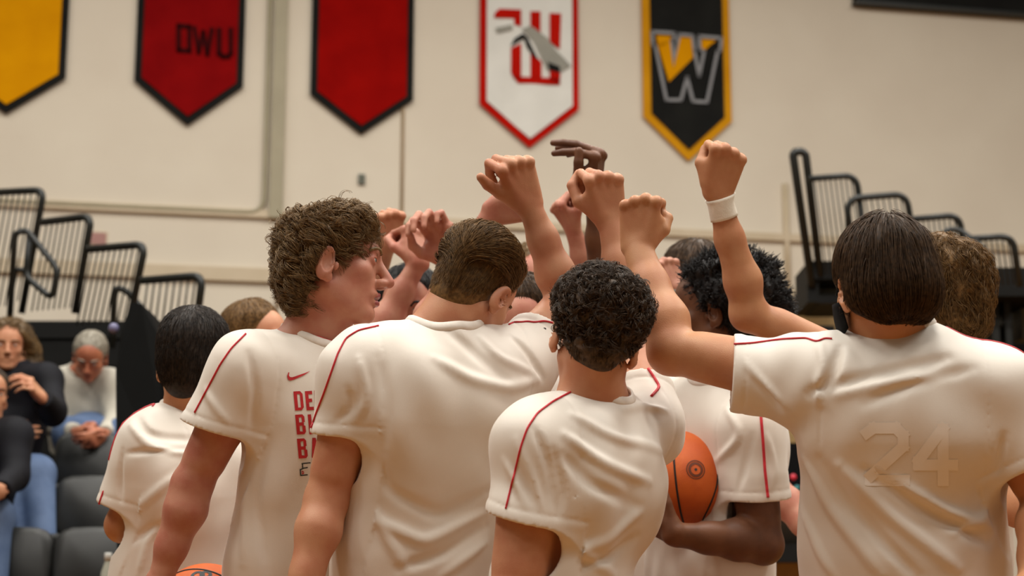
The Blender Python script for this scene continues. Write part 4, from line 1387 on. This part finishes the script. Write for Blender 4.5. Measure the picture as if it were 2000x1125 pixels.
MB().tube(rounded([U(219, 680, 9.2), U(224, 562, 9.2), U(245, 566, 9.2), U(292, 618, 9.2), U(288, 690, 9.2)], .05), .018, 8).obj('hoop', MAT['black'], t, True)

# dark cover hanging at the end of the bleacher
t = thing('dark_cover', 'black cloth cover hanging over the bleacher end behind the far left player', 'cover', (U(280, 1125, 6.85)[0], U(280, 1125, 6.85)[1], 0.0))
pl = [(258, 590), (276, 594), (296, 616), (312, 660), (330, 760), (345, 1000), (350, 1765), (236, 1765), (228, 900), (226, 720), (238, 640)]
V = [U(x, y, 6.85 + .0009 * (y - 590) * -1 + .03 * math.sin(x * .11)) for x, y in pl]
for v, (x, y) in zip(V, pl):
    if y > 1700: v[2] = 0.0
V += [v + A([0, .22, 0]) for v in V]; n = len(pl)
obj('cloth', V, [tuple(range(n))[::-1], tuple(range(n, 2 * n))] + [(i, (i + 1) % n, n + (i + 1) % n, n + i) for i in range(n)], mat('black_cover', (11, 11, 10), .85, spec=.1), t, False)
q = U(222, 641, 6.82)
V, Fq = sphere(q, .022, 12, 8); obj('button', V, Fq, mat('pale_button', (110, 108, 140), .4), t)

# ------------------------------------------------------------------ right bleacher and rails
gr = 'guard rails beside the right bleacher'
t = thing('bleacher', 'black folded bleacher at the right behind the two dark-haired heads', 'bleacher', tuple(U(1900, 900, 10.5)))
def slab_px(x0, y0, x1, y1, d, th, name, m, par):
    """upright box whose front is seen between two pixels at depth d"""
    a_ = U(x0, y1, d); b_ = U(x1, y0, d)
    MB().abox(a_[0], b_[0], a_[1], a_[1] + th, a_[2], b_[2]).obj(name, m, par)
slab_px(1580, 508, 1662, 545, 10.4, .5, 'deck_beam', MAT['deck'], t)
slab_px(1578, 545, 1600, 590, 10.4, .5, 'end_post', MAT['deck'], t)
slab_px(1600, 576, 1670, 592, 10.4, .5, 'lower_beam', MAT['deck'], t)
slab_px(1600, 545, 1670, 576, 10.7, .05, 'grey_infill', MAT['grey_panel'], t)
slab_px(1520, 592, 1720, 1000, 10.8, .1, 'wall_shade_panel', MAT['tan_panel'], t)  # added sheet; its tan colour paints the wall's shade behind the bleacher
slab_px(1860, 520, 2200, 578, 10.0, .6, 'deck_beam', MAT['deck'], t)
slab_px(1860, 578, 2200, 1000, 10.6, .1, 'dark_infill', MAT['deck'], t)
for k, (x0, x1) in enumerate(((1872, 1890), (1958, 1972), (1984, 1996), (2060, 2080))): slab_px(x0, 575, x1, 1000, 9.95, .12, 'post', MAT['black'], t)
for k, (x0, y0, x1, y1) in enumerate(((1905, 590, 1952, 618), (1900, 634, 1965, 672), (1905, 690, 1980, 720), (1998, 600, 2060, 660))): slab_px(x0, y0, x1, y1, 10.3, .2, 'grey_step', mat('grey_step', (96, 98, 90), .6), t)
slab_px(1566, 634, 1632, 690, 9.8, .4, 'base_box', MAT['deck'], t)


def rail_path(label, pts, d, r=.02, balusters=0, group=gr):
    P = [U(x, y, d) for x, y in pts]
    rt_ = thing('guard_rail', label, 'guard rail', tuple(P[-1]), group)
    MB().tube(rounded(P, .08, 8), r, 8).obj('rail_frame', MAT['black'], rt_, True)
    if balusters:
        top0, top1, ft = P[-3], P[-2], P[-1]
        for k in range(1, balusters):
            a_ = top0 + (top1 - top0) * k / balusters
            MB().tube([a_, a_ + (ft - top1) * .95], .0052, 5).obj('baluster', MAT['black'], rt_, True)


rail_path('tall narrow hairpin guard post beside the right bleacher', [(1586, 560), (1548, 296), (1573, 296), (1602, 540)], 10.42, .026)
rail_path('highest guard rail panel right of the tall hairpin post', [(1580, 349), (1672, 342), (1698, 540)], 10.3, .02, 9)
rail_path('second guard rail panel down on the right, behind the straight dark hair', [(1658, 470), (1655, 388), (1770, 379), (1800, 560)], 10.15, .02, 10)
rail_path('third guard rail panel down on the right, above the wavy brown hair', [(1782, 428), (1874, 420), (1892, 570)], 10.0, .02, 9)
rail_path('lowest guard rail panel at the right edge of the photo', [(1882, 467), (1978, 461), (1992, 560)], 9.65, .02, 9)
t = thing('aisle_handrail', 'black curved handrail hoop between the two lowest right guard rails', 'handrail', tuple(U(1840, 520, 9.7)))
MB().tube(rounded([U(1838, 540, 9.7), U(1842, 450, 9.7), U(1872, 447, 9.7), U(1930, 490, 9.6), U(1946, 545, 9.6)], .08), .017, 8).obj('hoop', MAT['black'], t, True)

# dark board with coloured spots and the table under it, seen between two players
t = thing('scorers_table', 'black table front with coloured round spots between the ball holder and the broad back', 'table', tuple(U(1560, 1125, 9.0)))
slab_px(1440, 862, 1700, 1018, 9.0, .06, 'front_board', MAT['black_cloth'], t)
slab_px(1440, 1062, 1700, 1098, 9.0, .4, 'table_base', MAT['deck'], t)
slab_px(1440, 1018, 1700, 1062, 9.2, .4, 'grey_shelf', mat('shelf_grey', (96, 88, 76), .6), t)
slab_px(1440, 1098, 1700, 1260, 9.05, .4, 'wood_front', mat('varnished_wood', (150, 112, 50), .5), t)
for x, y, c in ((1549, 932, (200, 40, 60)), (1538, 948, (150, 26, 44)), (1556, 954, (30, 110, 110)), (1538, 974, (222, 100, 24)), (1546, 958, (40, 50, 110))):
    q = U(x, y, 8.985); an = np.linspace(0, 2 * math.pi, 20, endpoint=False); r = .017
    V = [q + r * A([math.cos(s), 0, math.sin(s)]) for s in an] + [q + r * A([math.cos(s), -.4, math.sin(s)]) * A([1, 1, 1]) for s in an]
    obj('round_spot', V, [tuple(range(20, 40)), tuple(range(20))[::-1]] + [(i, (i + 1) % 20, 20 + (i + 1) % 20, 20 + i) for i in range(20)], mat('spot', c, .5), t)

# bottle on the bleacher
q = U(206, 1140, 6.95)
t = thing('water_bottle', 'small pale water bottle standing on the front bleacher step', 'bottle', tuple(q))
def lathe(c, prof, n=20):
    V = [(c[0] + r * math.cos(2 * math.pi * k / n), c[1] + r * math.sin(2 * math.pi * k / n), c[2] + z) for r, z in prof for k in range(n)]
    Fc = [(j * n + k, j * n + (k + 1) % n, (j + 1) * n + (k + 1) % n, (j + 1) * n + k) for j in range(len(prof) - 1) for k in range(n)]
    return V, Fc + [tuple(range(n))[::-1], tuple((len(prof) - 1) * n + k for k in range(n))]
mz = ROW[0][1] + .003; q[2] = mz; q[1] = ROW[0][0] + .08
hb = U(213, 1082, 7.05)[2] - mz
V, Fq = lathe(q, [(.028, 0), (.030, .01), (.030, hb * .45), (.027, hb * .5), (.030, hb * .55), (.026, hb * .74), (.013, hb * .88), (.013, hb * .90)]); obj('bottle_body', V, Fq, mat('bottle_plastic', (176, 176, 160), .25), t)
V, Fq = lathe(q + A([0, 0, hb * .90]), [(.015, 0), (.015, hb * .1), (.013, hb * .11)]); obj('cap', V, Fq, mat('bottle_cap', (220, 220, 214), .4), t)

# ------------------------------------------------------------------ spectators on the left bleacher
MAT['jacket'] = mat('dark_jacket', (22, 22, 29), .7, (16, 16, 21), 6, spec=.2)
MAT['jeans'] = mat('blue_jeans', (92, 112, 146), .75, (76, 96, 130), 12, .1, 300)
MAT['fleece'] = mat('pale_grey_fleece', (190, 184, 170), .8, (176, 170, 156), 10, .1, 300)
MAT['skin_ruddy'] = mat('skin_ruddy', (190, 120, 88), .5, (166, 96, 70), 16)
MAT['dark_shoe'] = mat('dark_shoe', (40, 38, 36), .5)
MAT['hair_curlbrown'] = mat('hair_brown_curls', (112, 84, 44), .5, (84, 62, 32), 40)


def sit(px, d, hip_y, knees, ankles):
    """world points of the pelvis and legs of a seated person; hip and ankle heights are those of seat and step"""
    P = U(px, 900, d); P[2] = hip_y; L = []
    for k, (ax, ad, az) in zip(knees, ankles):
        q = U(ax, 1050, ad); q[2] = az; L.append((U(*k), q))
    return dict(pelpt=P, legs=L)


sp = dict(h=.007, hc=.008, hlow=.012, long=True, shirt_name='jacket', brows=True)
def seated(label, S, **k):
    d = dict(sp); d.update(S); d.update(k)
    d['zpel'] = float(S['pelpt'][2]); d['floor'] = float(min(a_[2] for _, a_ in S['legs'])) - .085
    d['pel'] = (1000, 8)
    return person(label, d)


SM = lambda skin, hair, top, bottom, shoe='dark_shoe': dict(skin=MAT[skin], hair=MAT[hair], shirt=MAT[top], collar=MAT[top], shorts=MAT[bottom], shoe=MAT[shoe])
H_LONGCURL = dict(ells=[((0, -.024, .034), (.108, .112, .104)), ((-.03, -.05, -.05), (.120, .085, .120)), ((-.06, -.05, -.14), (.095, .075, .09))], k=.05, seed=31, lump=(.010, 55),
    line=dict(top=.070, side=.0, nape=-.28, earz=-.28), ear=False,
    strands=[dict(n=1500, len=.06, w=.0018, flow=flow_wave, lift=.012, jit=.3, K=10, curl=(.006, 1.5), hug=.8)])
G['woman'] = seated('seated woman in a dark jacket and blue jeans with long brown curly hair', sit(12, 8.25, 1.815, [(14, 930, 7.85), (72, 925, 7.85)], [(36, 7.66, 1.402), (82, 7.64, 1.402)]),
    mats=SM('skin_fair', 'hair_curlbrown', 'jacket', 'jeans'), neck=(32, 722, 8.22), head=(16, 676, 8.2), yaw=196, pitch=4, seed=21, tw=.9, cw=.95,
    L=dict(sh=(92, 742, 8.15), el=(104, 806, 8.0), wr=(82, 776, 7.85), kn=(70, 762, 7.82), side=(-.4, .8, 0), pose=RELAXED, sleeve=1.95, sr=(.070, .062)),
    R=dict(sh=(-28, 745, 8.2), el=(-44, 830, 8.1), wr=(10, 850, 7.9), kn=(30, 850, 7.86), side=(0, 1, 0), pose=RELAXED, sleeve=1.95, sr=(.070, .062)),
    hair=H_LONGCURL)
G['man'] = seated('seated man with grey hair in a pale grey pullover looking down at his clasped hands', sit(165, 8.9, 2.08, [(136, 848, 8.56), (238, 852, 8.56)], [(146, 8.50, 1.668), (232, 8.50, 1.668)]),
    mats=SM('skin_ruddy', 'hair_grey', 'fleece', 'jeans'), neck=(160, 728, 8.820), head=(176, 694, 8.680), yaw=186, pitch=38, roll=-4, seed=22, tw=1.05, cw=1.08,
    L=dict(sh=(216, 752, 8.800), el=(228, 826, 8.700), wr=(205, 852, 8.450), kn=(190, 856, 8.400), side=(0, 1, 0), pose=RELAXED, sleeve=1.9, sr=(.074, .064)),
    R=dict(sh=(108, 752, 8.800), el=(104, 826, 8.700), wr=(150, 848, 8.450), kn=(168, 852, 8.400), side=(0, 1, 0), pose=RELAXED, sleeve=1.9, sr=(.074, .064)),
    hair=short_hair(1500, .02, .010, 32, w=.0016))
G['edge'] = seated('person in dark clothing and jeans cut off by the left edge, sitting nearest the camera', sit(-45, 7.65, 1.555, [(-45, 1010, 7.22), (-14, 1008, 7.22)], [(-45, 7.14, 1.138), (-12, 7.14, 1.138)]),
    mats=SM('skin_fair', 'hair_darkest', 'jacket', 'jeans'), neck=(-32, 826, 7.52), head=(-24, 772, 7.5), yaw=215, seed=23, tw=.95,
    L=dict(sh=(28, 850, 7.45), el=(30, 930, 7.35), wr=(0, 960, 7.1), kn=(-20, 965, 7.05), side=(0, 1, 0), pose=RELAXED, sleeve=1.95, sr=(.072, .062)),
    R=dict(sh=(-95, 850, 7.5), el=(-105, 930, 7.4), wr=(-60, 960, 7.15), kn=(-40, 965, 7.1), side=(0, 1, 0), pose=RELAXED, sleeve=1.95, sr=(.072, .062)),
    hair=short_hair(900, .03, .014, 33, w=.0018))

# ------------------------------------------------------------------ trims and prints on the jerseys
g = G['curls']
stripe(g, [(1118, 764), (1080, 784), (1050, 806), (1030, 836), (1018, 870), (1006, 920), (996, 960), (988, 993)])
stripe(g, [(1266, 720), (1278, 738), (1289, 756), (1272, 774)], .003)
g = G['mask']
stripe(g, [(1416, 673), (1470, 670), (1530, 662), (1575, 660), (1596, 668), (1610, 660), (1625, 662)])
stripe3(g, [g.neck + g.rtv * .10 + g.up * .03, g.arms['R']['sh'] + g.up * .08 + g.rtv * .03, g.arms['R']['sh'] + g.rtv * .12 - g.up * .02, g.arms['R']['end'] + g.rtv * .12])
g = G['parted']
stripe(g, [(740, 636), (700, 645), (676, 660), (660, 690), (646, 730), (632, 770), (618, 806), (608, 836)])
stripe(g, [(994, 634), (1004, 628), (1018, 630), (1030, 627), (1045, 630), (1062, 626), (1078, 630), (1092, 634)])
g = G['profile']
stripe(g, [(480, 652), (452, 680), (430, 712), (410, 750), (394, 780), (380, 806)])
g = G['afro']
stripe(g, [(1486, 812), (1490, 860), (1494, 920), (1500, 972)], .0035)
g = G['farleft']
stripe3(g, [g.neck - g.rtv * .12 + g.up * .02, g.arms['L']['sh'] + g.up * .08, g.arms['L']['end'] - g.rtv * .09 + g.fr * .02], .0026)

# red undershirt edge at the tall player's neck
g = G['profile']


def Q4(pts): return [pts]


def jersey_letters(g):
    sx = 540; sy = 680; k = 4.014          # crop the tracing was made in
    M_ = lambda x, y: (sx + x / k, sy + y / k)
    T = lambda q: [M_(x, y) for x, y in q]
    def rows(ox, oy, shear, strokes_):
        return [T([(ox + x + (y) * shear, oy + y + x * -.06) for x, y in s]) for s in strokes_]
    D = [[(0, 0), (26, 0), (26, 150), (0, 150)], [(26, 0), (52, 0), (70, 22), (26, 22)], [(48, 14), (70, 22), (70, 128), (48, 134)], [(26, 128), (70, 128), (52, 150), (26, 150)]]
    E = [[(0, 0), (25, 0), (25, 150), (0, 150)], [(25, 0), (56, 0), (56, 26), (25, 26)], [(25, 60), (50, 60), (50, 86), (25, 86)], [(25, 124), (58, 124), (58, 150), (25, 150)]]
    N = [[(0, 0), (24, 0), (24, 150), (0, 150)], [(20, 0), (32, 0), (58, 150), (44, 150)], [(50, 0), (72, 0), (72, 150), (50, 150)]]
    B = [[(0, 0), (26, 0), (26, 155), (0, 155)], [(26, 0), (56, 0), (70, 18), (26, 24)], [(48, 14), (70, 18), (70, 60), (48, 66)], [(26, 62), (62, 62), (62, 88), (26, 88)], [(48, 84), (72, 90), (72, 138), (48, 140)], [(26, 131), (72, 138), (58, 155), (26, 155)]]
    I = [[(0, 0), (26, 0), (26, 155), (0, 155)]]
    Aa = [[(0, 155), (18, 0), (38, 0), (26, 155)], [(26, 0), (44, 0), (66, 155), (42, 155)], [(20, 92), (48, 92), (50, 118), (18, 118)]]
    for nm, ox, oy, L in (('letter_d', 132, 340, D), ('letter_e', 222, 338, E), ('letter_n', 294, 332, N), ('letter_b', 146, 522, B), ('letter_i', 244, 520, I), ('letter_b', 160, 710, B), ('letter_a', 262, 704, Aa)):
        patch(g, rows(ox, oy, .095, L), nm, MAT['red_print'], 4, .0010)
    sw = [(92, 190), (82, 222), (92, 250), (112, 254), (140, 246), (180, 228), (222, 208), (262, 181)]
    lo_ = [(100, 190), (96, 214), (104, 226), (124, 228), (150, 220), (185, 208), (222, 196), (262, 180)]
    patch(g, [T([lo_[i], lo_[i + 1], sw[i + 1], sw[i]]) for i in range(7)], 'swoosh_logo', MAT['red_print'], 3, .0010)
    lines = strokes([[(200, 905), (262, 898)], [(203, 905), (206, 944)], [(206, 944), (186, 952)], [(186, 952), (190, 998)], [(190, 998), (240, 992)], [(206, 942), (240, 936)]], 9)
    patch(g, [T(q) for q in lines], 'crest_outline', MAT['dark_print'], 3, .0010)
    patch(g, [T(q) for q in strokes([[(200, 962), (202, 986)], [(202, 964), (212, 968), (212, 982), (202, 986)]], 6)], 'crest_letter', MAT['red_print'], 3, .0010)


jersey_letters(G['profile'])
# the number under the broad back shows faintly through the cloth
g = G['mask']
two = strokes([[(1692, 846), (1706, 836), (1750, 836), (1764, 850), (1764, 872), (1700, 930), (1700, 938), (1768, 938)]], 22)
four = strokes([[(1842, 940), (1842, 836), (1794, 900), (1794, 908), (1862, 908)]], 22)
patch(g, two, 'number_two', MAT['ghost_print'], 5, .0004); patch(g, four, 'number_four', MAT['ghost_print'], 5, .0004)
g = G['afro']
patch(g, [[(1299, 771), (1304, 768), (1307, 774), (1300, 781)]], 'swoosh_logo', MAT['red_print'], 3, .001)

# wrist tape and the face mask
g = G['taped']; a = g.arms['R']
def band(g, k, t0, t1, name, m, extra=.003):
    a = g.arms[k]; f = a['fd']; c0 = a['wr'] + f * t0; c1 = a['wr'] + f * t1
    e1 = nrm(np.cross(f, A([.3, .1, .9]))); e2 = np.cross(f, e1); an = np.linspace(0, 2 * math.pi, 40, endpoint=False)
    V = []; ts = np.linspace(0, 1, 9)
    for e in (extra, .0002):
        for t in (ts if e == extra else ts[::-1]):
            c = c0 + (c1 - c0) * t
            P = c + .07 * (np.cos(an)[:, None] * e1 + np.sin(an)[:, None] * e2); dr = nrm(e1)
            for _ in range(25):
                d = g.field.eval(P, False); v = (c - P); v /= np.linalg.norm(v, axis=1)[:, None]
                P = P + v * ((d - e) * .8)[:, None]
            V.append(P)
    n = 40; m_ = len(V); Fc = [(j * n + i, j * n + (i + 1) % n, ((j + 1) % m_) * n + (i + 1) % n, ((j + 1) % m_) * n + i) for j in range(m_) for i in range(n)]
    return obj(name, np.concatenate(V), Fc, m, g.root, True)
band(g, 'R', -.062, -.012, 'wrist_tape', MAT['tape'], .0032)
band(G['behind_afro'], 'R', -.035, .0, 'wristband', MAT['grey_panel'], .004)

g = G['mask']
Hm = lambda x, y, z: g.hc + g.hs * (x * g.HR[0] + y * g.HR[1] + z * g.HR[2])
V = []; Fc = []; nn = 14
for i in range(nn + 1):
    s = -1 + 2 * i / nn; an = s * 1.5
    for j in range(7):
        v = j / 6
        x = math.sin(an) * (.088 - .012 * v); y = math.cos(an) * (.128 - .015 * abs(v - .4)) - .006; z = -.020 - .090 * v * (1 - .45 * abs(s) ** 2) - .018 * abs(s)
        V.append(Hm(x, y, z))
for i in range(nn):
    for j in range(6): Fc.append((i * 7 + j, i * 7 + j + 1, i * 7 + j + 8, i * 7 + j + 7))
mk = obj('face_mask', V, Fc, MAT['black_cloth'], g.root, True)
so = mk.modifiers.new('thickness', 'SOLIDIFY'); so.thickness = .003
MB().tube(rounded([Hm(-.080, .030, -.02), Hm(-.090, -.002, .015), Hm(-.091, -.030, -.004), Hm(-.086, -.004, -.05), Hm(-.080, .030, -.062)], .02), .0022, 6).obj('ear_loop', MAT['black_cloth'], mk, True)

# lips of the profile
g = G['profile']
mb = MB()
for z0, y0, wd, r in ((-.0655, .0985, .021, .0048), (-.0785, .0960, .018, .0055)):
    P = A([g.hc + g.hs * (wd * s * g.HR[0] + (y0 - .020 * s * s) * g.HR[1] + (z0 + (.004 if z0 > -.07 else -.001) * (1 - abs(s)) - .002 * abs(s)) * g.HR[2]) for s in np.linspace(-1, 1, 13)])
    for _ in range(4): P = P - g.field.grad(P) * (g.field.eval(P) + .0015)[:, None]
    mb.tube(P, [r * g.hs * (1 - abs(s) ** 2.2 * .75) for s in np.linspace(-1, 1, 13)], 8)
mb.obj('lips', MAT['lip'], g.root, True)


# ------------------------------------------------------------------ the two balls
def basketball(label, c, R, x, y):
    t = thing('basketball', label, 'ball', tuple(c))
    V, Fq = sphere(c, R, 64, 40)
    s = obj('cover', V, Fq, MAT['ball'], t)
    x = nrm(x); y = nrm(A(y) - x * (A(y) @ x)); z = np.cross(x, y)
    an = np.linspace(0, 2 * math.pi, 96, endpoint=False)
    circ = [(x, y, 0), (y, z, 0), ]
    for a_, b_, h in circ:
        P = c + (R - .0006) * (np.cos(an)[:, None] * a_ + np.sin(an)[:, None] * b_)
        V, Fc = tube(P, .0028, 6, True); obj('seam', V, Fc, MAT['seam'], s, True)
    for sg in (-1, 1):
        h = .60; rr = math.sqrt(1 - h * h)
        P = c + (R - .0006) * (sg * (h * .9 + .0) * x[None] * np.ones((96, 1)) + 0)
        q = sg * x[None] * (.72 - .42 * np.cos(2 * an))[:, None] + np.cos(an)[:, None] * y[None] * .8 + np.sin(an)[:, None] * z[None] * .8
        q /= np.linalg.norm(q, axis=1)[:, None]
        V, Fc = tube(c + (R - .0006) * q, .0028, 6, True); obj('seam', V, Fc, MAT['seam'], s, True)
    return t, s


def on_ball(c, R, px, py):
    D = nrm((px - 1000) / F * RGT + (562.5 - py) / F * UPV + FWD); oc = CAM - c; b = oc @ D; q = b * b - (oc @ oc - R * R)
    return CAM + D * (-b - math.sqrt(max(q, 0))) if q > 0 else None


BR = .1205
bc = U(1330, 938, 4.30)
bc = U(1331, 936, 4.24)
t, s = basketball('orange basketball tucked under the arm of the player with the afro', bc, BR, A([.97, -.22, .08]), A([-.10, .1, .99]))
def ring_mark(c, R, px, py, r0, r1, name, par, m=None, lift=.0006):
    p = on_ball(c, R, px, py); n = nrm(p - c); e1 = nrm(np.cross(n, A([0, 0, 1.0]))); e2 = np.cross(n, e1); an = np.linspace(0, 2 * math.pi, 40, endpoint=False)
    V = []
    for r in (r0, r1):
        P = p + r * (np.cos(an)[:, None] * e1 + np.sin(an)[:, None] * e2); d = P - c; V.append(c + (R + lift) * d / np.linalg.norm(d, axis=1)[:, None])
    return obj(name, np.concatenate(V), [(i, (i + 1) % 40, 40 + (i + 1) % 40, 40 + i) for i in range(40)], m or MAT['ball_mark'], par, True)
ring_mark(bc, BR, 1359, 917, .0215, .0245, 'round_emblem', s); ring_mark(bc, BR, 1359, 917, .0125, .0190, 'round_emblem', s); ring_mark(bc, BR, 1359, 917, .0002, .0035, 'round_emblem', s, MAT['dark_print'])
bc2 = U(401, 1206, 3.80)
t, s = basketball('orange basketball held low at the bottom edge by the tall curly-haired player', bc2, BR, A([.25, .84, .48]), A([.9, -.1, -.3]))
ring_mark(bc2, BR, 386, 1124, .008, .016, 'round_emblem', s, MAT['dark_print']); ring_mark(bc2, BR, 402, 1122, .006, .014, 'round_emblem', s, MAT['dark_print'])

# ------------------------------------------------------------------ camera and light
cam = bpy.data.cameras.new('camera'); co_ = bpy.data.objects.new('camera', cam); COL.objects.link(co_)
cam.sensor_width = 36; cam.lens = F / 2000 * 36; cam.clip_end = 200; cam.clip_start = .05
co_.location = CAM; co_.rotation_euler = (math.pi / 2 + TH, 0, 0)
cam.dof.use_dof = True; cam.dof.focus_distance = 3.5; cam.dof.aperture_fstop = 3.9
SC.camera = co_
SC.view_settings.view_transform = 'Standard'; SC.view_settings.look = 'None'; SC.view_settings.gamma = 1
SC.view_settings.use_curve_mapping = False
SC.view_settings.exposure = 0.0
w = bpy.data.worlds.new('ambient_fill'); SC.world = w; w.use_nodes = True  # even fill added in place of light bounced off unbuilt walls and ceiling
w.node_tree.nodes['Background'].inputs[0].default_value = (1.0, .91, .77, 1)
w.node_tree.nodes['Background'].inputs[1].default_value = .105


def lamp(x, y, z, sx, sy, p, col=(1, .965, .90)):
    l = bpy.data.lights.new('ceiling_lamp', 'AREA'); l.shape = 'RECTANGLE'; l.size = sx; l.size_y = sy; l.energy = p; l.color = col
    o = bpy.data.objects.new('ceiling_lamp', l); COL.objects.link(o); o.location = (x, y, z)


for lx, kx in ((-6, .55), (-2, .9), (2, 1.1), (6, 1.2)):
    for ly, pw in ((-3.0, 50), (0.0, 152), (3.3, 220), (6.5, 120), (10.0, 120)):
        lamp(lx, ly, 8.6, 1.6, 1.2, pw * (kx if ly > 4 else 1))
SC.cycles.use_denoising = True
